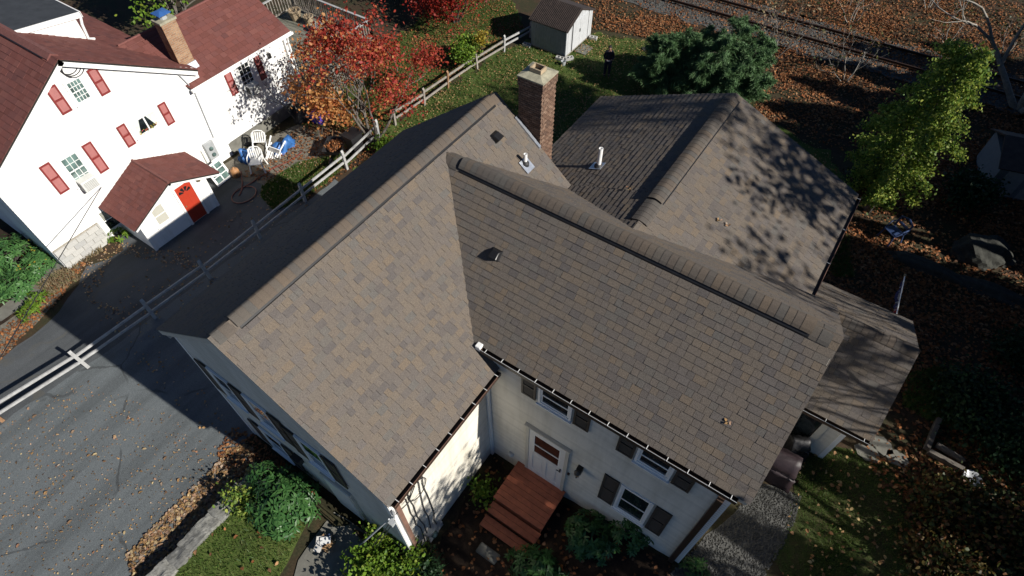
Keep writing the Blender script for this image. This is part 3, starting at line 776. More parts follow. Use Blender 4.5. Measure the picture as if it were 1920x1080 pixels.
clapboards('wall', house, (xC+wC-.35,0,0), (0,1,0), [(yB+wB-.25,zb),(YC-.2,zb),(YC-.2,eC+.07),(yB+wB-.25,eC+.07)])
clapboards('wall', house, (0,YC-.2,0), (-1,0,0), [(-(xC+wC-.35),zb),(-(xC-wC+.35),zb),(-(xC-wC+.35),eC+.1),(-xC,hC-.06),(-(xC+wC-.35),eC+.1)])
clapboards('wall', house, (xC-wC+.35,0,0), (0,-1,0), [(-(YC-.2),zb),(-LA,zb),(-LA,eC+.1),(-(YC-.2),eC+.1)])
clapboards('wall', house, (0,yD-wD+.34,0), (1,0,0), [(9.55,.2),(XD-.35,.2),(XD-.35,eD+.1),(9.55,eD+.1)])
clapboards('wall', house, (XD-.35,0,0), (0,1,0), [(yD-wD+.34,.2),(yD+wD-.3,.2),(yD+wD-.3,eD+.12),(yD,hD-.06),(yD-wD+.34,eD+.12)])
# soffits, fascias, rake boards, corner boards
Z = Vector((0,0,1))
def rake(mb, a, b, out, w=.17, t=.03):
    a, b, o = Vector(a), Vector(b), Vector(out)
    d = (b-a).normalized(); n = d.cross(o); n = n if n.z > 0 else -n
    mb.hexa([a-n*w, a-n*w+o*t, b-n*w+o*t, b-n*w, a-n*.045, a-n*.045+o*t, b-n*.045+o*t, b-n*.045])
def rake1(par, a, b, out, w=.17, mat='trim'):
    q = MB(); rake(q, a, b, out, w); q.build('rake_board', mat, par)
rake1(house, (0,0,hA), (wA,0,eA), (0,-1,0)); rake1(house, (-wL,0,eL), (0,0,hA), (0,-1,0))
rake1(house, (0,LA,hA), (2.5,LA,hA-2.5*mA), (0,1,0)); rake1(house, (-wL,LA,eL), (0,LA,hA), (0,1,0))
rake1(house, (XB,yB-wB,eB), (XB,yB,hB), (1,0,0)); rake1(house, (XB,yB+wB,eB), (XB,yB,hB), (1,0,0))
rake1(house, (XD,yD-wD,eD), (XD,yD,hD), (1,0,0)); rake1(house, (XD,yD+wD,eD), (XD,yD,hD), (1,0,0))
rake1(house, (xC+wC,YC,eC), (xC,YC,hC), (0,1,0)); rake1(house, (xC-wC,YC,eC), (xC,YC,hC), (0,1,0))
q_ = MB(); q_.box((xw-.01,.0,eA-.10),(wA-.02,yW-.02,eA-.075)); q_.build('soffit', 'trim', house); q_ = MB(); q_.box((-wL+.02,0,eL-.10),(-wL+.37,LA,eL-.075)); q_.build('soffit', 'trim', house)
q_ = MB(); q_.box((xw,yB-wB+.02,eB-.10),(XB,yW+.02,eB-.075)); q_.build('soffit', 'trim', house); q_ = MB(); q_.box((xC+wC-.37,8.9,eC-.1),(xC+wC-.02,YC,eC-.075)); q_.build('soffit', 'trim', house); q_ = MB(); q_.box((xC-wC+.02,LA,eC-.1),(xC-wC+.37,YC,eC-.075)); q_.build('soffit', 'trim', house)
q_ = MB(); q_.box((8.8,yD-wD+.02,eD-.1),(XD,yD-wD+.36,eD-.075)); q_.build('soffit', 'trim', house); q_ = MB(); q_.box((xe-.01,yB-wB+.3,eB-.1),(XB-.02,yB-wB+.45,eB-.072)); q_.build('soffit', 'trim', house)
q_ = MB(); q_.box((wA-.03,0,eA-.19),(wA-.005,yW-.02,eA-.03)); q_.build('fascia', 'trim', house); q_ = MB(); q_.box((-wL+.005,0,eL-.19),(-wL+.03,LA,eL-.03)); q_.build('fascia', 'trim', house); q_ = MB(); q_.box((2.96,yB-wB+.005,eB-.19),(XB,yB-wB+.03,eB-.03)); q_.build('fascia', 'trim', house)
q_ = MB(); q_.box((xC+wC-.03,8.7,eC-.19),(xC+wC-.005,YC,eC-.03)); q_.build('fascia', 'trim', house); q_ = MB(); q_.box((9.0,yD-wD+.005,eD-.17),(XD,yD-wD+.03,eD-.03)); q_.build('fascia', 'trim', house)
c = .09
for x, y, z1 in ((xw,yg,eA+.05),(-wL+.36,yg,eL+.05),(xe,yW,eB-.1),(XD-.35,yD-wD+.34,eD-.05)):
    sx = 1 if x > 0 else -1; mb = MB()
    mb.box((min(x-sx*c,x+sx*.026),y-.026,zb),(max(x-sx*c,x+sx*.026),y-.018+.01,z1))
    mb.box((min(x+sx*.018-sx*.01,x+sx*.026),y-.015,zb),(max(x+sx*.018-sx*.01,x+sx*.026),y+c,z1))
    mb.build('corner_board', 'white', house)
# gutters
gutter(house, (wA,.02,eA-.03), (wA,yW-.1,eA-.03), (1,0,0), step=.43); gutter(house, (3.02,yB-wB,eB-.03), (XB-.16,yB-wB,eB-.03), (0,-1,0), step=.42, lipmat='grey_metal')
gutter(house, (xC+wC,8.72,eC-.03), (xC+wC,YC,eC-.03), (1,0,0), step=1.2); gutter(house, (9.0,yD-wD,eD-.03), (XD+.0,yD-wD,eD-.03), (0,-1,0), step=.75, lipmat='grey_metal')
m = MB(); m.box((2.88,yB-wB-.12,eB-.11),(3.02,yB-wB+.02,eB+.03)); bevel(m.build('gutter_end_cap', 'white', house), .015)
m = MB(); m.box((xw+.02,.20,-.1),(xw+.10,.31,eA-.35)); m.box((xw+.02,.20,eA-.35),(wA+.06,.30,eA-.26)); m.box((wA-.02,.20,eA-.3),(wA+.08,.30,eA-.14)); m.build('downspout', 'brown_light', house)
m = MB(); m.box((xe-.22,yW-.12,.5),(xe-.10,yW-.03,eB-.4)); m.box((xe-.22,yB-wB-.06,eB-.42),(xe-.10,yW-.03,eB-.33)); m.build('downspout', 'brown_metal', house)
m = MB(); m.tube([(xe-.16,yW-.09,.52),(xe-.05,yW-.3,.45),(xe+.1,yW-.8,.55)], .055, 6); m.build('downspout_elbow', 'brown_light', house)
m = MB(); m.box((xw+.02,yW-.12,-.3),(xw+.09,yW-.04,eB-.8)); m.build('downspout', 'white', house)

# front wing windows and door
F = frame_pts((0,yW-.016,0), (1,0,0))
for s0, s1, u0, u1, s2, s3, z0, z1 in ((4.02,4.38,4.50,5.20,5.31,5.68,4.70,5.40), (6.33,6.70,6.80,7.45,7.55,7.93,4.70,5.40), (6.28,6.66,6.76,7.44,7.55,7.93,1.72,3.12)):
    window(house, F, u0, u1, z0, z1, cas=.055, cas_mat='white', n=.003)
    shutter(house, F, s0, s1, z0-.06, z1+.06); shutter(house, F, s2, s3, z0-.06, z1+.06)
d0, d1, dz0, dz1 = 4.27, 5.28, .56, 3.12
m = MB(); wbox(m,F,d0-.09,d0,dz0,dz1+.09,0,.06); wbox(m,F,d1,d1+.09,dz0,dz1+.09,0,.06); wbox(m,F,d0,d1,dz1,dz1+.09,0,.058); wbox(m,F,d0-.12,d1+.12,dz1+.092,dz1+.13,0,.1)
fr = m.build('door_frame', 'trim', house)
m = MB(); wbox(m,F,d0+.003,d0+.13,dz0,dz1-.003,.02,.05); wbox(m,F,d1-.13,d1-.003,dz0,dz1-.003,.02,.05); wbox(m,F,d0+.13,d1-.13,dz0,dz0+.2,.02,.0498); wbox(m,F,d0+.13,d1-.13,dz1-.22,dz1-.003,.02,.0498); wbox(m,F,d0+.13,d1-.13,dz0+1.22,dz0+1.36,.02,.0496)
wbox(m,F,(d0+d1)/2-.04,(d0+d1)/2+.04,dz0+.2,dz0+1.22,.02,.0494)
for a, b in ((d0+.13,(d0+d1)/2-.04),((d0+d1)/2+.04,d1-.13)):
    wbox(m,F,a,b,dz0+.2,dz0+1.22,.02,.036); wbox(m,F,a+.06,b-.06,dz0+.28,dz0+1.14,.036,.046)
do = m.build('door', 'storm', house)
m = MB(); m.quad(F(d0+.13,dz0+1.36,.036),F(d1-.13,dz0+1.36,.036),F(d1-.13,dz1-.22,.036),F(d0+.13,dz1-.22,.036)); m.build('pane', 'glass_red', do)
m = MB(); wbox(m,F,d0+.13,d1-.13,dz0+1.80,dz0+1.83,.037,.05); wbox(m,F,d0+.13,d0+.16,dz0+1.36,dz1-.22,.037,.047); wbox(m,F,d1-.16,d1-.13,dz0+1.36,dz1-.22,.037,.047); m.build('glazing_bar', 'white', do)
m = MB(); wbox(m,F,d1-.085,d1-.055,dz0+1.18,dz0+1.34,.05,.085); m.tube([F(d1-.07,dz0+1.26,.09),F(d1-.16,dz0+1.26,.1)], .012, 6); m.build('door_handle', 'black_metal', do)
# carriage lamp, bell, dryer vent
m = MB(); c = F(5.70,2.62,.10); m.box((c.x-.07,c.y-.03,c.z-.12),(c.x+.07,c.y+.10,c.z+.10)); wl = m.build('wall_lamp', 'black_metal', house)
m = MB(); m.box((c.x-.06,c.y-.12,c.z-.10),(c.x+.06,c.y-.031,c.z+.05)); m.build('lamp_glass', 'amber', wl); m = MB(); m.tube([c+Vector((0,-.08,-.1)),c+Vector((.0,-.10,-.22))],.02,6); m.lathe((c.x,c.y-.075,c.z+.05),[(.085,0),(.05,.04),(.01,.09)],8); m.build('lamp_top', 'black_metal', wl)
m = MB(); wbox(m,F,5.40,5.46,1.76,1.88,0,.03); m.build('door_bell', 'black_metal', house)
m = MB(); m.lathe((3.72,yW-.05,.78),[(.08,-.05),(.09,0),(.05,.06)],10); m.build('dryer_vent', 'grey_metal', house)
# front gable windows, seen edge on
F = frame_pts((0,yg-.016,0), (1,0,0))
for u0, u1, z0, z1 in ((-2.2,-1.6,3.2,4.5), (.55,1.2,3.0,4.3), (-1.75,-1.05,.7,1.9)):
    window(house, F, u0, u1, z0, z1, cas=.06, n=.003); shutter(house, F, u0-.47, u0-.09, z0-.05, z1+.05); shutter(house, F, u1+.09, u1+.47, z0-.05, z1+.05)
window(house, F, -1.0, -.35, 3.2, 4.5, cas=.06, n=.003); shutter(house, F, -.26, .12, 3.15, 4.55)
m = MB(); wbox(m,F,.55,1.55,.3,2.3,0,.06); dd = m.build('side_door', 'trim', house)
m = MB(); wbox(m,F,.64,1.46,.3,2.2,.061,.075); m.build('door_panel', 'storm', dd)
m = MB(); wbox(m,F,-.45,-.25,1.7,1.95,0,.12); wbox(m,F,-.49,-.21,1.95,2.0,0,.16); m.build('wall_lamp', 'black_metal', house)
# side porch: dark slider and post
F = frame_pts((0,yD-wD+.34,0), (1,0,0))
m = MB(); wbox(m,F,9.0,10.12,.6,eD-.12,.0,.03); m.build('porch_recess', 'black_metal', house)
m = MB(); m.quad(F(9.05,.66,.034),F(10.08,.66,.034),F(10.08,eD-.2,.034),F(9.05,eD-.2,.034)); m.build('pane', 'glass', house)
m = MB(); wbox(m,F,10.12,10.28,.2,eD-.1,0,.06); m.build('porch_post', 'trim', house)
# meter, conduits and cable coils on the sunny wall
F = frame_pts((xw+.016,0,0), (0,1,0))
m = MB(); wbox(m,F,.62,.95,.05,.55,0,.13); mt = m.build('meter_box', 'grey_metal', house); m = MB(); m.ball(F(.78,.38,.17),(.07,.1,.1)); m.build('meter_dial', 'glass_green', mt)
m = MB(); wbox(m,F,.98,1.16,-.05,.3,0,.1); m.build('utility_box', 'grey_metal', house)
rr = random.Random(4)
for y0, z1, y1, z0 in ((.62,3.6,.66,.5),(.95,3.9,.8,.55),(1.05,3.7,1.02,.3),(.5,3.55,.55,.0)):
    m = MB(); m.tube([F(y0+(y1-y0)*t+rr.uniform(-.04,.04),z1+(z0-z1)*t,.03) for t in np.linspace(0,1,9)], .014, 5); m.build('wall_cable', 'wire', house)
m = MB(); m.tube([F(.85+.28*math.cos(a),3.35+.36*math.sin(a),.04+.01*math.sin(a*3)) for a in np.linspace(0,2*math.pi,18)], .012, 5); m.tube([F(.42,3.7,.04),F(.6,3.95,.05),F(.8,3.8,.05),F(.95,3.9,.04)],.012,5); m.tube([F(.15,3.55,.06),F(.5,3.45,.09),F(.8,3.72,.06)],.013,5); m.build('cable_coil', 'wire', house)
m = MB(); m.tube([F(.12,3.6,.05),F(.12,3.85,.08),F(.02,3.9,.2)],.03,6); m.box(tuple(F(.0,3.45,.02)-Vector((.0,.07,.05))),tuple(F(.0,3.45,.02)+Vector((.12,.05,.05)))); m.build('service_bracket', 'grey_metal', house)

# chimney with single bricks
chx0, chx1, chy0, chy1, chz = .63, 1.28, LA+.07, LA+.68, 8.50
ch = MB(); ch.box((chx0+.02,chy0+.02,-.2),(chx1-.02,chy1-.02,chz)); chim = ch.build('chimney', 'mortar', house)
bme = {}; nb = 0; rest = MB(); bl, bh, bd = .130, .046, .06; ex = .013
def brick_obj(P, sx, sy):
    global nb
    if nb < 300:
        key = (round(sx,3), round(sy,3))
        if key not in bme:
            k = MB(); k.box((0,0,0),(sx,sy,bh)); me = bpy.data.meshes.new('brick'); me.from_pydata(k.v,[],k.f); me.materials.append(MT['brick']); bme[key] = me
        o = bpy.data.objects.new('brick', bme[key]); COL.objects.link(o); o.parent = chim; o.location = P; nb += 1
    else: rest.box(P, (P[0]+sx,P[1]+sy,P[2]+bh))
z = chz-bh; r = 0
while z > -.1:
    corb = .02 if chz-z < .25 else 0
    x = chx0-corb-(bl/2 if r % 2 else 0)
    while x < chx1+corb-.01:
        a, b = max(x, chx0-corb), min(x+bl-ex, chx1+corb)
        if b-a > .02: brick_obj((a, chy0-corb+random.uniform(0,.003), z), b-a, bd)
        x += bl
    y = chy0+bd+ex-corb-(0 if r % 2 else bl/2)
    while y < chy1+corb-.01:
        a, b = max(y, chy0+bd+ex-corb), min(y+bl-ex, chy1+corb)
        if b-a > .02: brick_obj((chx1-bd+corb-random.uniform(0,.003), a, z), bd, b-a)
        y += bl
    z -= bh+ex; r += 1
z = chz-bh; r = 0
while z > 3:
    for k in range(int((chy1-chy0)/bl)): rest.box((chx0-.004,chy0+bd+ex+k*bl,z),(chx0+bd,chy0+bd+k*bl+bl,z+bh))
    z -= bh+ex
rest.build('brick_field', 'brick', chim, kind='stuff')
m = MB(); m.box((chx0-.025,chy0-.025,chz),(chx1+.025,chy1+.025,chz+.03)); cc = (chx0+chx1)/2; cy = (chy0+chy1)/2
m.hexa([(chx0-.02,chy0-.02,chz+.03),(chx1+.02,chy0-.02,chz+.03),(chx1+.02,chy1+.02,chz+.03),(chx0-.02,chy1+.02,chz+.03),(cc-.17,cy-.15,chz+.09),(cc+.17,cy-.15,chz+.09),(cc+.17,cy+.15,chz+.09),(cc-.17,cy+.15,chz+.09)])
m.build('chimney_cap', 'cement', chim)
m = MB()
for a in ((cc-.15,cy-.12,cc-.12,cy+.12),(cc+.12,cy-.12,cc+.15,cy+.12),(cc-.12,cy-.12,cc+.12,cy-.09),(cc-.12,cy+.09,cc+.12,cy+.12)): m.box((a[0],a[1],chz+.05),(a[2],a[3],chz+.19))
m.build('flue_tile', 'clay', chim)
m = MB(); m.box((cc-.12,cy-.09,chz+.05),(cc+.12,cy+.09,chz+.096)); m.build('flue_opening', 'flue_black', chim)  # near-black plug inside the flue
m = MB()
for i in range(5):
    x = chx0-.03+i*.14; zz = hA-mA*x; m.hexa([(x,LA-.05,zz-.08),(x+.16,LA-.05,zz-.2),(x+.16,LA+.045,zz-.2),(x,LA+.045,zz-.08),(x,LA-.03,zz+.06),(x+.16,LA-.03,zz-.06),(x+.16,LA+.045,zz-.06),(x,LA+.045,zz+.06)])
m.build('step_flashing', 'flash', chim)
# roof vents and pipes
def onroof(x, y, nx, ny, nz): return Matrix.Translation((x,y,nz))
def slope_frame(P, U, N):
    U, N = Vector(U).normalized(), Vector(N).normalized(); V = N.cross(U)
    P = Vector(P); return Matrix(((U.x,V.x,N.x,P.x),(U.y,V.y,N.y,P.y),(U.z,V.z,N.z,P.z),(0,0,0,1)))
for P, U, N in (((.61,7.5,hA-mA*.61),(0,1,0),(mA,0,1)), ((2.38,4.97,hB-mB_*(yB-4.97)),(1,0,0),(0,-mB_,1))):
    M = slope_frame(P, U, N); m = MB(); m.box((-.13,-.11,.012),(.13,.13,.03), M)
    s = [(-.12,-.10,.03),(.12,-.10,.03),(.12,.12,.03),(-.12,.12,.03),(-.105,-.10,.15),(.105,-.10,.15),(.09,.08,.10),(-.09,.08,.10)]
    m.hexa([tuple(M @ Vector(q)) for q in s]); vb = bevel(m.build('roof_vent', 'black_metal', house), .012)
for P, U, N, h, r in (((1.33,7.67,hA-mA*1.33),(0,1,0),(mA,0,1),.32,.045), ((2.53,9.24,hC-mC*(xC-2.53)),(0,-1,0),(-mC,0,1),.60,.055)):
    P = Vector(P); m = MB(); m.lathe(tuple(P),[(r,-.1),(r,h),(r*.78,h),(r*.78,h-.06)],14); p = m.build('vent_pipe', 'pvc', house, smooth=False)
    m = MB(); m.lathe(tuple(P),[(r*2.1,-.04),(r*2.1,.05),(r*1.15,.11)],14); m.build('pipe_collar', 'rubber', p)
    M = slope_frame(P, U, N); m = MB(); m.box((-.15,-.2,.030),(.15,.14,.040), M); m.build('pipe_flashing', 'flash', p)

# porch steps, painted terracotta
def plank_deck(t, x0, x1, y0, y1, z, n, th=.04, along='x', mat='porch_wood', name='deck_board'):
    for i in range(n):
        m = MB(); w = (y1-y0)/n; m.box((x0,y0+i*w+.004,z-th),(x1,y0+(i+1)*w-.004,z+random.uniform(-.002,.002))); m.build(name, mat, t)
st = thing('porch_steps', 'terracotta painted wooden porch with two steps below the white door', 'steps', (4.7,2.6,.1))
plank_deck(st, 3.95, 5.45, 2.35, yW-.03, .56, 8)
plank_deck(st, 3.96, 5.46, 2.02, 2.33, .34, 2); plank_deck(st, 3.97, 5.47, 1.68, 2.0, .13, 2)
m = MB(); m.box((3.99,2.37,-.2),(5.41,2.40,.52)); m.box((3.99,2.4,-.2),(4.02,yW-.03,.52)); m.box((5.38,2.4,-.2),(5.41,yW-.03,.52)); m.build('skirt_board', 'porch_wood', st)
m = MB(); m.box((4.0,2.05,-.2),(5.42,2.07,.30)); m.box((4.01,1.72,-.2),(5.43,1.74,.09)); m.build('riser', 'porch_wood', st)
# stepping stone, gas grill under its cover, chair cover
m = MB(); c = at(915,1038); m.box((c[0]-.3,c[1]-.14,c[2]-.02),(c[0]+.3,c[1]+.14,c[2]+.06)); o = bevel(m.build('stepping_stone', 'concrete'), .02); tag(o, 'flat pale square stepping stone set in the ground left of the terracotta steps', 'stone')
def cloth_lump(name, label, cat, c, size, rz, mat, seed=1):
    bm = bmesh.new(); bmesh.ops.create_cube(bm, size=1)
    bmesh.ops.subdivide_edges(bm, edges=bm.edges[:], cuts=7, use_grid_fill=True)
    r = random.Random(seed)
    for v in bm.verts:
        x, y, z = v.co; top = z > .3
        v.co = Vector((x*size[0]*(1-.16*(z+.5)), y*size[1]*(1-.2*(z+.5)), (z+.5)*size[2]*(1-.22*abs(y*2)**2*(1 if z>.2 else 0))))
        fold = math.sin((x*9+y*7)*2.2)*.03*(1-(z+.5)*.6)
        v.co += v.co.normalized()*0 + Vector((r.uniform(-.018,.018)+fold*np.sign(x) , r.uniform(-.018,.018)+fold*np.sign(y), r.uniform(-.012,.012)))
        if v.co.z < .02: v.co.z = .01
    me = bpy.data.meshes.new(name); bm.to_mesh(me); bm.free()
    me.polygons.foreach_set('use_smooth', [True]*len(me.polygons))
    o = link(name, me, mat); o.location = c; o.rotation_euler = (0,0,rz); return tag(o, label, cat)
g = at(1490,905); cloth_lump('covered_grill', 'outdoor grill under a plum coloured cloth cover near the house corner', 'grill', (9.55,7.05,.68), (1.35,.75,1.1), .05, 'cover', 2)
cloth_lump('covered_chair', 'black cloth cover draped over a seat between the plum grill cover and the porch', 'cover', (9.95,7.85,.68), (.55,.5,.85), .5, 'black_cloth', 4)

# ------------------------------------------------------------------ fence along the driveway
def fence(label, posts, h, rails, mats, wob=0.0, seed=1):
    r = random.Random(seed); t = thing('rail_fence', label, 'fence', (*posts[0][:2], float(gz(*posts[0][:2]))))
    tops = []
    for i, p in enumerate(posts):
        z = float(gz(p[0], p[1])); mm = mats[i % len(mats)] if not isinstance(p[2] if len(p) > 2 else None, str) else p[2]
        lean = Vector((r.uniform(-.04,.04), r.uniform(-.04,.04), 0)); b = Vector((p[0],p[1],z-.1)); w = .05
        q = [b+Vector((sx*w,sy*w,0)) for sx, sy in ((-1,-1),(1,-1),(1,1),(-1,1))]
        s = [v+lean+Vector((0,0,h+.05)) for v in q]; m = MB(); m.hexa(q+s)
        mid = sum(s, Vector())/4+Vector((0,0,.09)); e1 = mid+Vector((0,-w,0)); e2 = mid+Vector((0,w,0))
        m.quad(s[0],s[1],e1); m.quad(s[1],s[2],e2,e1); m.quad(s[2],s[3],e2); m.quad(s[3],s[0],e1,e2)
        m.build('post', mm, t); tops.append((b, lean))
    for i in range(len(posts)-1):
        for k in rails:
            a = tops[i][0]+tops[i][1]*k/h+Vector((0,0,.1+k)); b = tops[i+1][0]+tops[i+1][1]*k/h+Vector((0,0,.1+k))
            a = a+Vector((r.uniform(-.03,.03),0,r.uniform(-.04,.03))); b = b+Vector((r.uniform(-.03,.03),0,r.uniform(-.04,.03)))
            m = MB(); mm = mats[0] if len(posts[i]) < 3 else (posts[i][2] if posts[i][2] != 'orange_wood' else mats[0])
            m.bar(a, b, .045, .088); o = m.build('rail', mm, t)
    return t
fence('long weathered white two rail fence with pointed posts beside the driveway',
      [(-9.3,-6.4),(-9.42,-3.82,'orange_wood'),(-9.0,-1.34),(-8.86,1.0),(-8.72,3.14),(-8.74,5.4),(-8.77,7.68),(-8.74,9.95),(-8.95,12.1)], .95, (.36,.68), ['fence'], seed=3)
fence('bare weathered wooden two rail fence between the red maples and the back lawn',
      [(-9.0,13.2,'fence_wood'),(-8.85,15.0,'fence_wood'),(-8.79,16.64,'orange_wood'),(-8.56,18.6,'fence_wood'),(-8.37,20.55,'fence'),(-8.0,22.4,'fence'),(-7.7,24.2,'fence')], .85, (.32,.62), ['fence_wood'], seed=5)
# mortared stone wall
sw = thing('stone_wall', 'low pale mortared stone wall between driveway and front lawn', 'wall', (-1.85,-1.2,0))
from mathutils import noise as mnoise
y = -.75; r = random.Random(8)
while y > -8:
    L = r.uniform(.35, .85); bm = bmesh.new(); bmesh.ops.create_cube(bm, size=1)
    bmesh.ops.subdivide_edges(bm, edges=bm.edges[:], cuts=9, use_grid_fill=True); o_ = Vector((r.uniform(0,90),)*3); w_ = r.uniform(.40,.52)
    for v in bm.verts:
        q = Vector((v.co.x*w_, v.co.y*(L+.03), v.co.z*.6)); n_ = v.co.normalized()
        k = mnoise.noise(q*2.3+o_)*.075+mnoise.noise(q*6+o_)*.035+mnoise.noise(q*15+o_)*.014-.06*max(0,abs(v.co.x)*2-.6)*max(0,v.co.z*2-.4)
        v.co = q+n_*k
    me = bpy.data.meshes.new('stone'); bm.to_mesh(me); bm.free()
    o = link('stone', me, 'stone', sw); o.location = (r.uniform(-.04,.04)+.10, y-L/2+1.2, .16+r.uniform(-.03,.03)); o.rotation_euler = (0,0,r.uniform(-.06,.06)); y -= L

# ------------------------------------------------------------------ white neighbour house
X = -13.3
nh = thing('white_house', 'white gabled house with red brown roof and red shutters at the left', 'house', (X,4.2,0))
pk, zp, mr, dep = 4.18, 6.33, .62, 9.0
yl, yr = .56, 8.05
zl, zr = zp-mr*(pk-yl), zp-mr*(yr-pk)
def mono(mb, q, d=.06):
    q = [Vector(p) for p in q]; n = (q[1]-q[0]).cross(q[3]-q[0]).normalized(); n = -n if n.z < 0 else n
    mb.hexa([p-n*d for p in q]+[p-n*.003 for p in q])
m = MB()
xo = X+.16
mono(m, [(X-dep,pk,zp),(xo,pk,zp),(xo,yr,zr),(X-dep,yr,zr)][::-1]); mono(m, [(X-dep,yl-.3,zl-.3*mr),(xo,yl-.3,zl-.3*mr),(xo,pk,zp),(X-dep,pk,zp)])
rm = m.build('main_roof', 'under', nh)
Ra = Roof(rm, 'red_shingle', 60, expo=.2, thick=.018, rnd=21, tabw=(.22,.28,.34)); Lm = math.hypot(yr-pk, zp-zr)
Ra.slope((X-dep,yl-.3,zl-.3*mr), (1,0,0), (0,1,mr), [(0,-.02),(dep+.17,-.02),(dep+.17,math.hypot(pk-yl+.3,zp-zl+.3*mr)),(0,math.hypot(pk-yl+.3,zp-zl+.3*mr))])
Ra.slope((xo,yr,zr), (-1,0,0), (0,-1,mr), [(0,0),(dep,0),(dep,Lm),(0,Lm)]); Ra.finish()
m = MB(); 
for sg in (-1,1): m.hexa([(X-dep,pk,zp+.0),(xo-.35,pk,zp+.0),(xo-.35,pk+sg*.17,zp-.17*mr),(X-dep,pk+sg*.17,zp-.17*mr),(X-dep,pk,zp+.07),(xo-.35,pk,zp+.07),(xo-.35,pk+sg*.17,zp-.17*mr+.06),(X-dep,pk+sg*.17,zp-.17*mr+.06)][::sg] if sg>0 else [(X-dep,pk-.17,zp-.17*mr),(xo-.35,pk-.17,zp-.17*mr),(xo-.35,pk,zp),(X-dep,pk,zp),(X-dep,pk-.17,zp-.17*mr+.06),(xo-.35,pk-.17,zp-.17*mr+.06),(xo-.35,pk,zp+.07),(X-dep,pk,zp+.07)])
m.build('ridge_cap', 'red_cap', rm)
m = MB(); m.box((X-dep,pk-.20,zp-.17*mr-.03),(xo-.6,pk-.172,zp-.17*mr+.055)); m.build('ridge_vent', 'black_metal', rm)
# wing
we, wm, wx = 3.55, .6, 2.02
yw0, yw1 = 7.75, 12.3
m = MB(); mono(m, [(X+.18,yw0-.25,we-.1),(X+.18,yw1,we-.1),(X-wx,yw1,we+wm*wx),(X-wx,6.6,we+wm*wx)]); mono(m, [(X-wx-2.2,yw1,we+wm*wx-1.32),(X-wx-2.2,8.1,we+wm*wx-1.32),(X-wx,6.6,we+wm*wx),(X-wx,yw1,we+wm*wx)])
rw = m.build('wing_roof', 'under', nh)
Lw = math.hypot(wx+.18, wm*(wx+.18))
Rw = Roof(rw, 'red_shingle', 60, expo=.2, thick=.018, rnd=23, tabw=(.22,.28,.34))
Rw.slope((X+.18,yw0-.25,we-wm*.18+.008), (0,1,0), (-1,0,wm), [(0,-.02),(yw1-yw0+.25,-.02),(yw1-yw0+.25,Lw),(-1.0,Lw)])
Rw.slope((X-wx-2.2,yw1,we+wm*wx-1.32), (0,-1,0), (1,0,wm), [(0,0),(yw1-8.1,0),(yw1-6.6,2.2*1.166),(0,2.2*1.166)], ind=False); Rw.finish()
m = MB(); m.tube([(X-wx,6.75,we+wm*wx+.02),(X-wx,yw1,we+wm*wx+.02)], .05, 6); m.tube([(X-wx+.2,6.9,we+wm*wx-.08),(X-wx+.2,yw1,we+wm*wx-.08)], .016, 4); m.build('ridge_cap', 'red_cap', rw)
# walls
clapboards('wall', nh, (X,0,0), (0,1,0), [(yl,-.05),(yr,-.05),(yr,zr+.02),(pk,zp-.06),(yl,zl-.06)], pitch=.125, lip=.012, mat='white_siding')
clapboards('wall', nh, (X-.12,0,0), (0,1,0), [(yr-.3,-.05),(yw1-.22,-.05),(yw1-.22,we-.05),(yr-.3,we-.05)], pitch=.125, lip=.012, mat='white_siding')
clapboards('wall', nh, (0,yl,0), (1,0,0), [(X-dep,0),(X,0),(X,zl),(X-dep,zl)], pitch=.125, lip=.012, mat='white_siding')
clapboards('wall', nh, (0,yw1-.22,0), (-1,0,0), [(-(X-.12),0),(-(X-wx-2),0),(-(X-wx-2),we-.1),(-(X-wx),we+wm*wx-.05),(-(X-.12),we-.05)], pitch=.125, mat='white_siding')
rake1(nh, (xo-.03,pk,zp), (xo-.03,yr,zr), (1,0,0), .2, 'white'); rake1(nh, (xo-.03,yl-.3,zl-.3*mr), (xo-.03,pk,zp), (1,0,0), .2, 'white')
m = MB(); m.box((X+.02,yw0-.2,we-.30),(X+.16,yw1,we-.14)); m.build('fascia', 'white', nh)
gutter(nh, (X+.18,yw0-.3,we-.12), (X+.18,yw1+.05,we-.12), (1,0,0), mat='white', w=.11, h=.1, hangers=False)
m = MB(); m.box((X-.10,yw1-.30,0),(X+.0,yw1-.18,we-.2)); m.build('corner_board', 'white', nh)
m = MB(); m.tube([(X+.06,yw1-.1,we-.25),(X-.02,yw1-.1,we-.5),(X-.02,yw1-.1,.05)], .045, 6); m.build('downspout', 'white', nh)
# block foundation: each block a part
fo = thing
m = MB(); m.box((X+.02,yl+.02,-.1),(X+.10,2.25,.9)); fm = m.build('foundation', 'mortar', nh)
bme2 = {}
for r_ in range(5):
    off = .2 if r_ % 2 else 0
    y = yl+.02-off
    while y < 2.24:
        a, b = max(y, yl+.02), min(y+.385, 2.25)
        if b-a > .05:
            k = round(b-a,2)
            if k not in bme2:
                q = MB(); q.box((0,0,0),(.05,b-a,.185)); me = bpy.data.meshes.new('concrete_block'); me.from_pydata(q.v,[],q.f); me.materials.append(MT['block']); bme2[k] = me
            o = bpy.data.objects.new('concrete_block', bme2[k]); COL.objects.link(o); o.parent = fm; o.location = (X+.092-X, a-4.2, -.08+r_*.195)
        y += .4
m = MB(); m.box((X+.0,yw0+.2,-.1),(X+.03,yw1-.25,.55)); m.build('wing_foundation', 'concrete', nh)
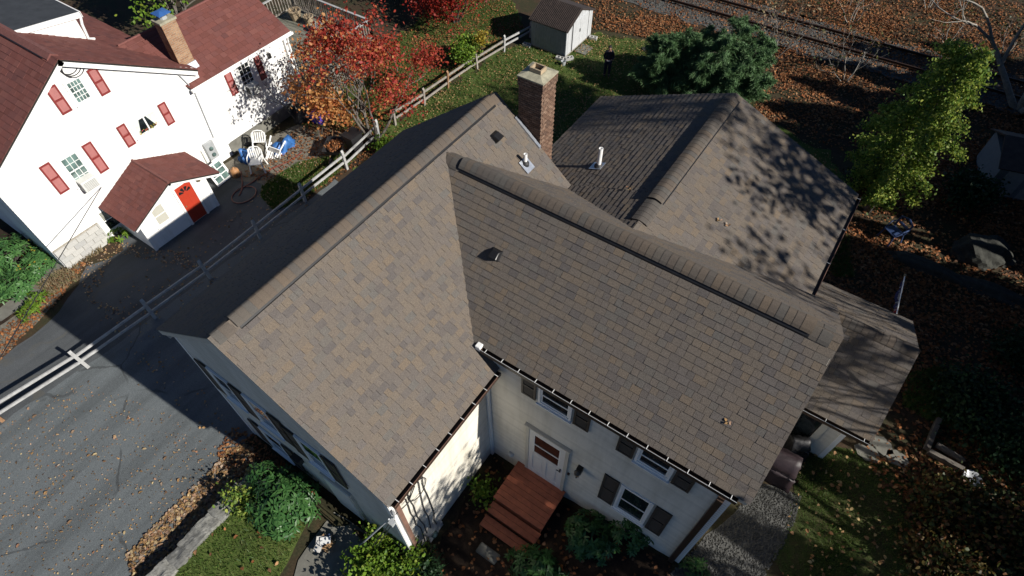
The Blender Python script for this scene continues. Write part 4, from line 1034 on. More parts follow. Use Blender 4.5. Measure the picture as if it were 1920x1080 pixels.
# windows, shutters, coolers
F = frame_pts((X,0,0), (0,1,0)); n0 = .02
def wshut(a, b, z0, z1): shutter(nh, F, a, b, z0, z1, 'red_shutter', 'red_rail', n0)
w = window(nh, F, 3.98, 4.45, 4.82, 5.56, dp=.022, cas=.05, muntins=(4,2), n=n0, gmat='glass_green'); wshut(3.41,3.74,4.75,5.68); wshut(4.73,5.05,4.68,5.60)
w = window(nh, F, 2.50, 3.07, 2.45, 3.55, dp=.022, cas=.05, muntins=(3,2), n=n0, gmat='glass_green'); wshut(1.91,2.25,2.52,3.68); wshut(3.31,3.64,2.40,3.58)
def cooler(u0, u1, z0, z1, d, side_dark=True):
    m = MB(); wbox(m, F, u0, u1, z0, z1, .0, d); o = bevel(m.build('air_conditioner', 'ac', nh), .015)
    m = MB()
    for k in range(7): zz = z0+.05+(z1-z0-.12)*k/6; wbox(m, F, u0+.05, u1-.05, zz, zz+.018, d, d+.008)
    m.build('grille', 'grille', o)
    m = MB(); wbox(m, F, u0-.006, u0, z0+.05, z1-.06, .06, d-.06); m.build('side_panel', 'black_metal', o)  # flat black panel on one side of the housing
cooler(2.52, 3.05, 2.28, 2.68, .38)
w = window(nh, F, 5.03, 6.0, 2.82, 3.42, dp=.022, cas=.05, sash=False, n=n0, gmat='glass'); wshut(4.56,4.87,2.68,3.53); wshut(6.16,6.46,2.60,3.47)
m = MB(); wbox(m,F,5.49,5.54,2.83,3.41,n0+.02,n0+.045); m.build('mullion', 'white', w)
for (a, b, c, d) in ((5.06,5.34,5.06,5.16),(5.97,5.60,5.97,5.82)):
    m = MB()
    for k in range(5):
        t0, t1 = k/5, (k+1)/5
        m.quad(F(a+(b-a)*t0,3.40,n0+.022+.006*(k%2)),F(a+(b-a)*t1,3.40,n0+.022+.006*((k+1)%2)),F(c+(d-c)*t1,2.85,n0+.022+.006*((k+1)%2)),F(c+(d-c)*t0,2.85,n0+.022+.006*(k%2)))
    m.build('curtain', 'curtain', w)
q = np.array([F(random.uniform(5.15,5.85),2.83+random.uniform(0,.16),n0+.03) for _ in range(70)]); leaves('window_flowers', q, .06, 'pot_flower', w, kind='stuff')
F2 = frame_pts((X-.12,0,0), (0,1,0)); F = F2
w = window(nh, F, 9.62, 10.18, 2.15, 3.20, dp=.022, cas=.05, muntins=(3,2), n=n0); wshut(9.02,9.33,2.17,3.33); wshut(10.46,10.74,2.07,3.25); cooler(9.66,10.14,1.90,2.3,.36)
m = MB(); wbox(m,F,11.1,11.22,2.75,2.95,0,.12); m.build('wall_lamp', 'black_metal', nh)
F = frame_pts((X,0,0), (0,1,0))
window(nh, F, 2.42, 2.98, .32, 1.2, dp=.022, cas=.06, n=n0, gmat='glass')
m = MB()
for k in range(8): wbox(m,F,2.46+k*.035,2.48+k*.035,.8,1.17,n0+.034,n0+.037)
m.build('blind_slat', 'blind', nh)
m = MB(); wbox(m,F,6.95,7.35,.45,1.2,.0,.16); mt2 = m.build('meter_box', 'grey_metal', nh)
for zz in (.66,.95):
    m = MB(); c = F(7.15,zz,.2); m.ball(tuple(c),(.07,.085,.085)); m.build('meter_dial', 'glass_green', mt2)
m = MB(); wbox(m,F,6.78,6.86,.3,1.0,.0,.1); m.build('junction_box', 'ac', nh)
m = MB(); m.tube([F(4.45,6.05,.05),F(5.6,5.35,.05),F(6.8,4.6,.05),F(7.35,4.1,.05),F(7.62,3.3,.05),F(7.5,1.2,.05)], .02, 5); m.build('conduit', 'grey_metal', nh)
m = MB()
for k in range(3): m.tube([F(4.35+.05*k+(.26+.03*k)*math.cos(a),5.95-.04*k+(.22+.04*k)*math.sin(a),.05) for a in np.linspace(2.6,6.8,14)], .014, 5)
m.build('cable_coil', 'wire', nh)
# gable end chimney on the wing roof
cx0, cx1, cy0_, cy1_ = X-.85, X-.42, 7.78, 8.36
zt = 5.55
m = MB(); m.box((cx0+.012,cy0_+.012,3.2),(cx1-.012,cy1_-.012,zt)); c2 = m.build('chimney', 'mortar', nh)
bb = {}; z = zt-.06; r_ = 0; rest = MB()
while z > 3.75:
    y = cy0_-(.09 if r_ % 2 else 0)
    while y < cy1_-.02:
        a, b = max(y,cy0_), min(y+.165,cy1_)
        if b-a > .03:
            k = round(b-a,2)
            if k not in bb:
                q = MB(); q.box((0,0,0),(.09,b-a,.055)); me = bpy.data.meshes.new('brick'); me.from_pydata(q.v,[],q.f); me.materials.append(MT['tan_brick']); bb[k] = me
            o = bpy.data.objects.new('brick', bb[k]); COL.objects.link(o); o.parent = c2; o.location = (cx1-.09-X, a-4.2, z)
        y += .18
    x = cx0
    while x < cx1-.1: rest.box((x,cy0_,z),(x+.155,cy0_+.08,z+.055)); x += .17
    z -= .07; r_ += 1
rest.build('brick_field', 'tan_brick', c2, kind='stuff')
m = MB(); m.box((cx0-.04,cy0_-.04,zt),(cx1+.04,cy1_+.04,zt+.08)); m.build('chimney_cap', 'cement', c2)
m = MB(); m.lathe(((cx0+cx1)/2,(cy0_+cy1_)/2,zt+.08),[(.14,0),(.14,.16)],10); m.build('flue_tile', 'grey_metal', c2)
m = MB(); a = (cx0+cx1)/2; b = (cy0_+cy1_)/2; m.hexa([(a-.24,b-.24,zt+.26),(a+.24,b-.24,zt+.26),(a+.24,b+.24,zt+.26),(a-.24,b+.24,zt+.26),(a-.24,b-.24,zt+.29),(a+.24,b-.24,zt+.29),(a+.24,b+.24,zt+.29),(a-.24,b+.24,zt+.29)]); m.hexa([(a-.24,b-.24,zt+.29),(a+.24,b-.24,zt+.29),(a+.24,b+.24,zt+.29),(a-.24,b+.24,zt+.29),(a-.05,b-.05,zt+.36),(a+.05,b-.05,zt+.36),(a+.05,b+.05,zt+.36),(a-.05,b+.05,zt+.36)]); m.build('rain_cap', 'blue_cap', c2)
m = MB(); m.hexa([(cx1-.02,cy0_-.03,3.70),(cx1+.16,cy0_-.03,3.66),(cx1+.16,cy1_+.03,3.66),(cx1-.02,cy1_+.03,3.70),(cx1-.02,cy0_-.03,3.98),(cx1+.02,cy0_-.03,3.96),(cx1+.02,cy1_+.03,3.96),(cx1-.02,cy1_+.03,3.98)]); m.build('chimney_flashing', 'flash', c2)
# shed dormer with black membrane roof
dx = -16.0
m = MB(); q = [(dx,4.5),(dx,6.25)]
m.hexa([(dx-6,4.4,5.9),(dx,4.4,5.9),(dx,6.2,4.9),(dx-6,6.2,4.9),(dx-6,4.4,6.2),(dx,4.4,6.2),(dx,6.2,5.9),(dx-6,6.2,5.9)]); dm = m.build('dormer', 'white_siding', nh)
m = MB(); m.hexa([(dx-6.1,4.2,6.24),(dx+.02,4.2,6.24),(dx+.02,6.4,5.93),(dx-6.1,6.4,5.93),(dx-6.1,4.2,6.30),(dx+.02,4.2,6.30),(dx+.02,6.4,5.99),(dx-6.1,6.4,5.99)]); m.build('dormer_roof', 'epdm', dm)
m = MB(); m.hexa([(dx+.022,4.2,6.12),(dx+.06,4.2,6.12),(dx+.06,6.42,5.80),(dx+.022,6.42,5.80),(dx+.022,4.2,6.29),(dx+.06,4.2,6.29),(dx+.06,6.42,5.985),(dx+.022,6.42,5.985)]); m.box((dx-6.1,6.402,5.80),(dx+.06,6.44,6.0)); m.build('dormer_fascia', 'white', dm)
m = MB(); m.tube([(dx+.03,6.38,5.85),(dx+.05,6.28,5.6),(dx+.05,6.22,5.12),(dx+.05,6.4,5.02)], .045, 6); m.build('downspout', 'white', dm)
m = MB(); m.bar((X-5.6,7.2,4.65),(X-8.6,6.0,5.45),.16,.05); m.build('white_trim', 'white', nh)
# entry porch
px0 = -11.41; E = {}
py0, py1, ppk, pz, pe0 = 2.88, 5.66, 4.43, 2.20, 1.42
mo = (pz-pe0)/(ppk-py0+.28); 
m = MB(); xo2 = px0+.2
e1y, e1z = 2.62, 1.36; e2y, e2z = 6.2, 1.36
mono(m, [(X+.03,e1y,e1z),(xo2,e1y,e1z),(xo2,ppk,pz),(X+.03,ppk,pz)]); mono(m, [(xo2,e2y,e2z),(X+.03,e2y,e2z),(X+.03,ppk,pz),(xo2,ppk,pz)])
rp = m.build('porch_roof', 'under', nh)
Rp = Roof(rp, 'red_shingle', 80, expo=.17, thick=.016, rnd=31, tabw=(.18,.22,.28)); l1 = math.hypot(ppk-e1y,pz-e1z); l2 = math.hypot(e2y-ppk,pz-e2z)
Rp.slope((X+.03,e1y,e1z), (1,0,0), (0,ppk-e1y,pz-e1z), [(0,-.02),(xo2-X-.02,-.02),(xo2-X-.02,l1),(0,l1)])
Rp.slope((xo2,e2y,e2z), (-1,0,0), (0,ppk-e2y,pz-e2z), [(-.01,-.02),(xo2-X-.03,-.02),(xo2-X-.03,l2),(-.01,l2)]); Rp.finish()
m = MB(); m.tube([(X+.03,ppk,pz+.005),(xo2+.01,ppk,pz+.005)], .05, 6); m.build('ridge_cap', 'red_cap', rp)
clapboards('porch_wall', nh, (px0,0,0), (0,1,0), [(py0,0),(5.66,0),(5.66,1.55),(ppk,2.12),(py0,1.45)], pitch=.1, lip=.012, mat='white_siding')
clapboards('porch_wall', nh, (0,py0,0), (1,0,0), [(X,0),(px0,0),(px0,1.42),(X,1.42)], pitch=.1, lip=.012, mat='white_siding')
clapboards('porch_wall', nh, (0,5.66,0), (-1,0,0), [(-px0,0),(-X,0),(-X,1.5),(-px0,1.5)], pitch=.1, lip=.012, mat='white_siding')
rake1(nh, (xo2-.03,ppk,pz), (xo2-.03,e2y,e2z), (1,0,0), .13, 'white'); rake1(nh, (xo2-.03,e1y,e1z), (xo2-.03,ppk,pz), (1,0,0), .13, 'white')
for a_, b_, z_ in ((5.60,5.70,1.5),(py0-.03,py0+.07,1.4)):
    m = MB(); m.box((px0-.01,a_,0),(px0+.045,b_,z_)); m.build('corner_board', 'white', nh)
F = frame_pts((px0,0,0), (0,1,0))
window(nh, F, 3.42, 3.90, .80, 1.60, dp=.022, cas=.05, n=.014, gmat='blind')
m = MB(); wbox(m,F,4.42,4.50,0,1.80,.012,.06); wbox(m,F,5.12,5.20,0,1.80,.012,.06); wbox(m,F,4.5,5.12,1.72,1.80,.012,.059); dfr = m.build('door_frame', 'white', nh)
m = MB(); wbox(m,F,4.503,5.117,.04,1.717,.013,.04)
for a, b in ((4.57,4.78),(4.84,5.05)):
    for z0, z1 in ((.14,.62),(.70,1.08),(1.14,1.3)): wbox(m,F,a,b,z0,z1,.04,.05)
rdoor = m.build('red_door', 'red_door', nh)
m = MB(); c0 = F(4.81,1.36,.046)
for k in range(4):
    a0, a1 = math.pi*(.04+k*.25), math.pi*(.21+k*.25)
    f = lambda r_, a: F(4.81+r_*math.cos(a),1.36+r_*math.sin(a),.046)
    m.quad(f(.07,a0),f(.24,a0),f(.25,(a0+a1)/2),f(.24,a1),f(.07,a1))
m.build('fan_light', 'glass', rdoor)
m = MB(); m.lathe(tuple(F(4.57,.86,.07)),[(.0,-.03),(.03,-.015),(.03,.015),(0,.03)],8); m.build('door_knob', 'amber', rdoor)
m = MB(); c = F(5.42,1.55,.1); m.lathe(tuple(c),[(.02,.1),(.07,.05),(.06,-.06),(.03,-.1)][::-1],8); m.build('porch_lamp', 'amber', nh)

# ------------------------------------------------------------------ things round the white house
def rot(M0, rz): return M0 @ Matrix.Rotation(rz, 4, 'Z')
def place(o, loc, rx=0, ry=0, rz=0): o.location = loc; o.rotation_euler = (rx, ry, rz); return o
def chair_local(name, label, group=None):
    t = thing(name, label, 'chair', (0,0,0), group)
    def L(n, mb): return mb.build(n, 'chair', t, local=True)
    m = MB(); m.hexa([(-.23,-.22,.40),(.23,-.22,.40),(.25,.24,.43),(-.25,.24,.43),(-.23,-.22,.425),(.23,-.22,.425),(.25,.24,.455),(-.25,.24,.455)]); L('seat', m)
    for sx, sy in ((-1,-1),(1,-1),(-1,1),(1,1)):
        m = MB(); m.tube([(sx*.29,sy*.30,0),(sx*.235,sy*.225,.42),(sx*.26,sy*.22,.62 if sy > 0 else .42)], [.034,.026,.02], 6); L('leg', m)
    b = MB()
    for k in range(6):
        x = -.21+.084*k; b.hexa([(x,-.22,.43),(x+.05,-.22,.43),(x+.05,-.195,.43),(x,-.195,.43),(x,-.33,.82),(x+.05,-.33,.82),(x+.05,-.305,.82),(x,-.305,.82)])
    b.tube([(-.25,-.21,.44),(-.25,-.30,.76),(-.16,-.34,.87),(0,-.35,.90),(.16,-.34,.87),(.25,-.30,.76),(.25,-.21,.44)], .024, 6); L('backrest', b)
    for sx in (-1,1):
        m = MB(); m.tube([(sx*.26,-.27,.64),(sx*.29,0,.64),(sx*.26,.22,.62)], .024, 6); L('armrest', m)
    return t
c1 = chair_local('plastic_chair', 'white plastic armchair standing upright beside the blue tarp heap', 'white plastic chairs'); p = at(487,318); place(c1, p, 0, 0, -2.4)
c2_ = copy_tree(c1); c2_['label'] = 'white plastic armchair lying tipped on its back on the tarps by the bare shrub'; place(c2_, at(528,282)+np.array([0,0,.45]), 1.9, .4, .5)
c3 = copy_tree(c1); c3['label'] = 'white plastic chair tilted against the wall between the other two chairs'; place(c3, at(493,290)+np.array([-.1,0,.12]), -.5, .2, .9)
def heap(name, label, cat, c, r, mat, seed=1, jit=.16):
    bm = bmesh.new(); bmesh.ops.create_icosphere(bm, subdivisions=3, radius=1); rr = random.Random(seed); ph = [rr.uniform(0,6) for _ in range(6)]
    for v in bm.verts:
        a = v.co.copy(); k = 1+jit*(math.sin(a.x*4+ph[0])*math.sin(a.y*5+ph[1])+.6*math.sin(a.z*7+ph[2]+a.x*6))+rr.uniform(-.03,.03)
        v.co = Vector((a.x*r[0]*k, a.y*r[1]*k, max(-.02, a.z*r[2]*k)))
    me = bpy.data.meshes.new(name); bm.to_mesh(me); bm.free()
    me.polygons.foreach_set('use_smooth', [True]*len(me.polygons)); o = link(name, me, mat); o.location = tuple(c); return tag(o, label, cat)
heap('tarp_heap', 'crumpled blue tarp bundle behind the upright white chair', 'tarp', at(465,300), (.24,.30,.5), 'blue_tarp', 3, .35)
heap('tarp_heap', 'larger blue tarp heap under the tipped white chair', 'tarp', at(535,278), (.30,.5,.36), 'blue_tarp', 5, .38)
heap('cloth_bundle', 'violet cloth bundle hanging behind the orange leaves', 'cloth', at(604,222), (.38,.45,.7), 'purple', 6, .2)
heap('rubbish_bag', 'black plastic bag pile under the maple next to the patio', 'bag', at(575,215), (.55,.7,.55), 'bin', 9, .15)
# window sash leaning on the wall, orange can
t = thing('leaning_sash', 'white six pane window sash leaning on the white house beside the porch', 'window sash', at(422,340))
p = Vector(at(422,340)); Mx = Matrix.Translation(p) @ Matrix.Rotation(math.radians(4),4,'Z') @ Matrix.Rotation(math.radians(-24),4,'Y')
m = MB()
for a in (((0,-.38,0),(.05,-.30,.85)),((0,.30,0),(.05,.38,.85)),((0,-.3,0),(.049,.3,.09)),((0,-.3,.77),(.049,.3,.85))): m.box(*a, Mx)
m.build('sash_frame', 'white', t)
m = MB()
for a in (((.01,-.02,.09),(.04,.02,.77)),((.01,-.3,.31),(.0395,.3,.34)),((.01,-.3,.54),(.0395,.3,.57))): m.box(*a, Mx)
m.build('glazing_bar', 'white', t)
m = MB(); m.quad(*[tuple(Mx @ Vector(q)) for q in ((.02,-.3,.09),(.02,.3,.09),(.02,.3,.77),(.02,-.3,.77))]); m.build('pane', 'glass_green', t)
m = MB(); c = at(444,330); m.lathe(tuple(c),[(.14,0),(.17,.05),(.17,.3),(.13,.36),(.05,.38),(.05,.44)],12); o = m.build('fuel_can', 'orange', smooth=True); tag(o, 'faded orange can on the ground next to the leaning window sash', 'can')
# hose
m = MB(); pts = []
for a, b in ((452,322),(455,345),(452,362),(448,368)): pts.append(at(a,b)+np.array([0,0,.03]))
cc_ = at(458,366)
for k in range(16): a = 2.6+k*.42; pts.append(cc_+np.array([.42*math.cos(a),.5*math.sin(a),.03]))
for a, b in ((470,345),(510,318),(522,313),(530,320),(520,324),(512,316),(540,305),(560,292),(566,286)): pts.append(at(a,b)+np.array([0,0,.035]))
m.tube(pts, .022, 5); o = m.build('garden_hose', 'hose'); tag(o, 'rust red garden hose looping across the asphalt towards the patio', 'hose')
# wheelbarrow
w = thing('wheelbarrow', 'grey wheelbarrow full of leaves beside the fence under the maple', 'wheelbarrow', at(632,292))
p = Vector(at(632,292)); Mx = Matrix.Translation(p) @ Matrix.Rotation(.55,4,'Z')
m = MB(); T = lambda q: tuple(Mx @ Vector(q))
bot = [(-.22,-.35,.32),(.22,-.35,.32),(.22,.25,.32),(-.22,.25,.32)]; top = [(-.38,-.5,.6),(.38,-.5,.6),(.36,.48,.62),(-.36,.48,.62)]
m.quad(*[T(q) for q in bot])
for i in range(4): j = (i+1) % 4; m.quad(T(bot[i]),T(bot[j]),T(top[j]),T(top[i]))
m.build('tray', 'bin', w)
for s in (-1,1):
    m = MB(); m.tube([T((s*.12,-.75,.2)),T((s*.2,.2,.3)),T((s*.28,1.0,.55))], .02, 6); m.build('handle', 'orange_wood', w)
    m = MB(); m.tube([T((s*.2,.25,.3)),T((s*.22,.35,0))], .018, 5); m.build('leg', 'grey_metal', w)
m = MB(); m.tube([T((-.04,-.72,.2)),T((.04,-.72,.2))], .2, 12); m.build('wheel', 'rubber', w)
q = np.array([p+Vector((random.uniform(-.3,.3),random.uniform(-.35,.35),.5+random.uniform(0,.12))) for _ in range(160)]); leaves('leaf_load', q, .12, 'litter', w)
# bins
b = thing('trash_bin', 'black wheeled bin between the maple stems and the patio', 'bin', at(668,285)); p = at(668,285)
m = MB(); m.hexa([(p[0]-.2,p[1]-.2,.05),(p[0]+.2,p[1]-.2,.05),(p[0]+.2,p[1]+.25,.05),(p[0]-.2,p[1]+.25,.05),(p[0]-.27,p[1]-.3,.9),(p[0]+.27,p[1]-.3,.9),(p[0]+.27,p[1]+.32,.9),(p[0]-.27,p[1]+.32,.9)]); m.build('bin_body', 'bin', b)
m = MB(); m.box((p[0]-.3,p[1]-.33,.905),(p[0]+.3,p[1]+.36,.96)); m.build('lid', 'bin', b)
# raised deck with railing and pots behind the wing
dk = thing('raised_deck', 'weathered grey green board deck with railing at the far end of the white house', 'deck', (-14.5,14.6,0))
dz = 1.05
n = 22
for i in range(n):
    y0 = 12.25+i*.2; m = MB(); m.box((-18.4,y0,dz-.05),(-13.0,y0+.185,dz+random.uniform(-.004,.004))); m.build('deck_board', 'deck', dk)
m = MB(); m.box((-18.3,12.3,dz-.25),(-13.05,12.36,dz-.055)); m.box((-13.11,12.36,dz-.25),(-13.05,16.6,dz-.055)); m.box((-18.3,16.55,dz-.25),(-13.11,16.6,dz-.055)); m.build('rim_joist', 'fence_wood', dk)
def railing(a, b, n, h=.95):
    a, b = Vector(a), Vector(b)
    m = MB(); m.bar(a+Z*h, b+Z*h, .11, .04); m.build('hand_rail', 'fence', dk)
    m = MB(); m.bar(a+Z*.12, b+Z*.12, .05, .05); m.build('bottom_rail', 'fence_wood', dk)
    for k in range(n+1):
        p = a+(b-a)*k/n; m = MB(); big = k in (0, n)
        w_ = .045 if big else .018; m.box((p.x-w_,p.y-w_,p.z-(1.0 if big else -.1)),(p.x+w_,p.y+w_,p.z+h+(.06 if big else -.02))); m.build('deck_post' if big else 'baluster', 'fence_wood', dk)
railing((-18.3,13.2,dz), (-18.3,16.5,dz), 20); railing((-13.1,12.4,dz), (-13.1,16.55,dz), 28); railing((-18.3,16.55,dz), (-13.1,16.55,dz), 34)
m = MB()
for k in range(18):
    m.bar((-13.0,12.5+k*.2,.02),(-13.0,12.5+k*.2+.95,.78),.02,.012,(1,0,0)); m.bar((-12.98,12.5+k*.2+.95,.02),(-12.98,12.5+k*.2,.78),.02,.012,(1,0,0))
m.build('lattice', 'fence_wood', dk)
pots = [((-17.4,15.8),.30,'clay','largest terracotta pot by the far corner of the deck'),((-16.6,15.9),.24,'clay','medium terracotta pot near the far deck railing'),((-15.7,15.6),.24,'grey_metal','pale grey bucket among the dry stems on the deck'),((-14.6,15.2),.22,'chair','small white pot on the near side of the deck'),((-14.1,13.9),.26,'cardboard','tan basket on the deck beside the near railing')]
for (x, y), r_, mm, lb in pots:
    t = thing('plant_pot', lb, 'pot', (x,y,dz), 'pots on the raised deck')
    m = MB(); m.lathe((x,y,dz),[(r_*.7,0),(r_,r_*1.5),(r_*1.08,r_*1.5),(r_*1.08,r_*1.7),(r_*.9,r_*1.7),(r_*.85,r_*1.3)],12); m.build('pot_body', mm, t)
    m = MB()
    for k in range(14): a = random.uniform(0,6.3); m.tube([(x,y,dz+r_*1.3),(x+.2*math.cos(a),y+.2*math.sin(a),dz+.8),(x+.45*math.cos(a),y+.45*math.sin(a),dz+random.uniform(.9,1.5))],.008,4)
    m.build('dry_stems', 'bark', t)

# ------------------------------------------------------------------ sheds
sh = thing('garden_shed', 'pale metal shed, shaded side toned blue grey, with brown gable roof on concrete blocks', 'shed', (-6.5,23.0,0))
sx0, sx1, sy0, sy1, se, sa = -7.55, -5.58, 21.75, 24.2, 1.42, 1.98
sm = (sy0+sy1)/2
def ribbed(m, P, U, Lh, z0, ztop, n):
    P, U = Vector(P), Vector(U); N = U.cross(Z)
    for k in range(n):
        a, b = Lh*k/n, Lh*(k+1)/n; za, zb2 = ztop(a), ztop(b)
        m.hexa([P+U*a+Z*z0, P+U*(b-.006)+Z*z0, P+U*(b-.006)+Z*z0+N*(.012+.003*(k%2)), P+U*a+Z*z0+N*(.012+.003*(k%2)), P+U*a+Z*za, P+U*(b-.006)+Z*zb2, P+U*(b-.006)+Z*zb2+N*(.012+.003*(k%2)), P+U*a+Z*za+N*(.012+.003*(k%2))])
m = MB(); m.box((sx0+.01,sy0+.01,.12),(sx1-.01,sy1-.01,se)); ribbed(m,(sx0,sy0,0),(1,0,0),sx1-sx0,.12,lambda a:se,14); m.build('wall', 'shed', sh)
m = MB(); gt = lambda a: se+(sa-se)*(1-abs(a-(sm-sy0))/(sm-sy0))-.03
ribbed(m,(sx1,sy0,0),(0,1,0),sy1-sy0,.12,gt,16); m.build('gable_wall', 'shed_white', sh)
m = MB()
for a, b in ((sy0+.55,sm),(sm+.01,sy1-.45)): m.box((sx1+.02,a,.15),(sx1+.045,b,1.5))
m.build('door', 'shed_white', sh)
for yy in (sy0+.52,sy1-.43):
    m = MB(); m.box((sx1+.018,yy-.012,.15),(sx1+.05,yy+.012,1.55)); m.build('door_gap', 'black_metal', sh)
m = MB(); m.box((sx1+.05,sm-.06,.85),(sx1+.08,sm-.02,1.0)); m.build('handle', 'black_metal', sh)
m = MB(); o_ = .1
mono(m, [(sx0-o_,sy0-o_,se-.03),(sx1+o_,sy0-o_,se-.03),(sx1+o_,sm,sa),(sx0-o_,sm,sa)], .05); mono(m, [(sx1+o_,sy1+o_,se-.03),(sx0-o_,sy1+o_,se-.03),(sx0-o_,sm,sa),(sx1+o_,sm,sa)], .05); m.build('roof', 'shed_roof', sh)
m = MB()
for k in range(24):
    x = sx0-o_+(sx1-sx0+2*o_)*k/24; m.bar((x,sy0-o_,se-.01),(x,sm,sa+.015),.02,.02)
m.build('roof_rib', 'shed_roof', sh)
m = MB(); m.box((sx0,sy0-.02,.05),(sx1+.02,sy1,.115)); m.build('base_frame', 'fence_wood', sh)
bl_ = [((-7.7,21.6),.1,'left of the shed front corner'),((-5.72,21.5),.15,'under the near corner of the shed'),((-5.35,21.75),.9,'at the foot of the shed door'),((-5.3,24.0),.2,'by the far corner of the shed doors')]
for (x, y), rz, lb in bl_:
    m = MB()
    for a in (((-.2,-.1,0),(.2,-.07,.14)),((-.2,.07,0),(.2,.1,.14)),((-.2,-.07,0),(-.16,.07,.14)),((-.02,-.07,0),(.02,.07,.14)),((.16,-.07,0),(.2,.07,.14))): m.box(*a)
    o = m.build('cinder_block', 'block'); o.location = (x,y,.01); o.rotation_euler = (0,0,rz); tag(o, 'hollow concrete block '+lb, 'block', 'blocks round the shed')
m = MB(); m.box((-5.5,22.5,0),(-4.9,23.3,.05)); tag(m.build('door_slab', 'concrete'), 'pale concrete slab on the grass before the shed doors', 'slab')
m = MB(); c = at(1056,122); m.lathe(tuple(c),[(.1,0),(.13,.22),(.11,.22),(.09,.05)],10); tag(m.build('pail', 'grey_metal'), 'small blue grey pail in the grass at the near shed corner', 'pail')
s2 = thing('dark_shed', 'dark grey shed with slatted roof at the right edge under the trees', 'shed', (13.6,23.6,0))
Mx = Matrix.Translation((13.7,24.2,0)) @ Matrix.Rotation(.25,4,'Z')
m = MB(); m.box((-1.3,-1.1,0),(1.6,1.1,1.35),Mx); m.build('wall', 'shed', s2)
m = MB(); mono(m,[tuple(Mx @ Vector(q)) for q in ((-1.45,-1.25,1.33),(1.75,-1.25,1.33),(1.75,0,1.95),(-1.45,0,1.95))]); mono(m,[tuple(Mx @ Vector(q)) for q in ((1.75,1.25,1.33),(-1.45,1.25,1.33),(-1.45,0,1.95),(1.75,0,1.95))]); m.build('roof', 'shed_roof', s2)
for k in range(3):
    m = MB(); m.box((-1.0+k*.8,-1.13,.1),(-.4+k*.8,-1.101,1.2),Mx); m.build('panel', 'grey_metal', s2)

# ------------------------------------------------------------------ railway track
tr = thing('railway_track', 'rusty single railway track half buried in orange leaves', 'railway', (3,30,.05))
def railp(x, off): return Vector((x, 29.72+(x+2.9)*.043+off, .22))
for off in (-.25, 1.12):
    m = MB()
    for a, b in (((-.035,.035),(.07,.11)),((-.01,.01),(.02,.07)),((-.06,.06),(0,.02))):
        p0, p1 = railp(-40,off), railp(40,off)
        m.hexa([p0+Vector((0,a[0],b[0]-.08)),p1+Vector((0,a[0],b[0]-.08)),p1+Vector((0,a[1],b[0]-.08)),p0+Vector((0,a[1],b[0]-.08)),p0+Vector((0,a[0],b[1]-.08)),p1+Vector((0,a[0],b[1]-.08)),p1+Vector((0,a[1],b[1]-.08)),p0+Vector((0,a[1],b[1]-.08))])
    m.build('rail', 'rail', tr)
q = MB(); q.box((-.1,-.75,-.06),(.1,1.62,.06)); sme = bpy.data.meshes.new('sleeper'); sme.from_pydata(q.v,[],q.f); sme.materials.append(MT['sleeper'])
for k in range(60):
    x = -11+k*.52; p = railp(x,0); o = bpy.data.objects.new('sleeper', sme); COL.objects.link(o); o.parent = tr; o.location = (p.x-3+random.uniform(-.04,.04), p.y-30, -.01-.05+random.uniform(-.015,.01)); o.rotation_euler = (0,0,.043+random.uniform(-.02,.02))

# ------------------------------------------------------------------ right hand yard
ch = thing('chair', 'navy plastic garden chair tipped over in the brown leaves', 'chair', (0,0,0))
def L(n, mb): return mb.build(n, 'blue_plastic', ch, local=True)
m = MB(); m.hexa([(-.24,-.22,.40),(.24,-.22,.40),(.26,.24,.42),(-.26,.24,.42),(-.24,-.22,.43),(.24,-.22,.43),(.26,.24,.46),(-.26,.24,.46)]); L('seat', m)
for sx, sy in ((-1,-1),(1,-1),(-1,1),(1,1)): m = MB(); m.tube([(sx*.28,sy*.28,0),(sx*.23,sy*.21,.42)], [.032,.026], 6); L('leg', m)
m = MB(); m.tube([(-.25,-.22,.44),(-.27,-.32,.82),(0,-.36,.9),(.27,-.32,.82),(.25,-.22,.44)], .04, 6); m.tube([(-.2,-.29,.62),(.2,-.29,.62)],.05,6); L('backrest', m)
for sx in (-1,1): m = MB(); m.tube([(sx*.27,-.28,.64),(sx*.3,.0,.64),(sx*.25,.22,.44)], .026, 6); L('armrest', m)
place(ch, at(1665,450)+np.array([0,0,.05]), 0, 0, 2.5)
def rock(name, label, c, r, seed, mat='boulder'):
    bm = bmesh.new(); bmesh.ops.create_icosphere(bm, subdivisions=4, radius=1); rr = random.Random(seed); ph = [rr.uniform(0,6) for _ in range(9)]
    cuts = [(Vector((rr.gauss(0,1),rr.gauss(0,1),rr.gauss(.2,.8))).normalized(), rr.uniform(.74,.95)) for _ in range(12)]
    for v in bm.verts:
        a = v.co.copy()
        for n_, d_ in cuts:
            e = a.dot(n_)-d_
            if e > 0: a -= n_*e*.6
        k = 1+.05*math.sin(a.x*7+ph[0]+a.z*5)+.04*math.sin(a.y*11+ph[1])+.03*math.sin(a.z*17+a.x*13+ph[2])+rr.uniform(-.012,.012)
        v.co = Vector((a.x*r[0]*k, a.y*r[1]*k, a.z*r[2]*k))
    me = bpy.data.meshes.new(name); bm.to_mesh(me); bm.free(); o = link(name, me, mat); o.location = tuple(c); o.rotation_euler = (0,0,rr.uniform(0,1)); return tag(o, label, 'boulder')
rock('boulder', 'large lichen spotted round boulder in the leaves at right', at(1835,478), (1.0,.75,.75), 3)
rock('boulder', 'small flat stone in front of the round boulder', at(1880,490), (.5,.3,.2), 5)
rock('rock_ledge', 'long low mossy rock ledge crossing the leaf litter', at(1745,505)-np.array([0,0,.15]), (1.7,.42,.42), 7)
rock('rock_ledge', 'second rock ledge running to the right edge below the boulder', at(1850,545)-np.array([0,0,.2]), (1.9,.5,.42), 9)
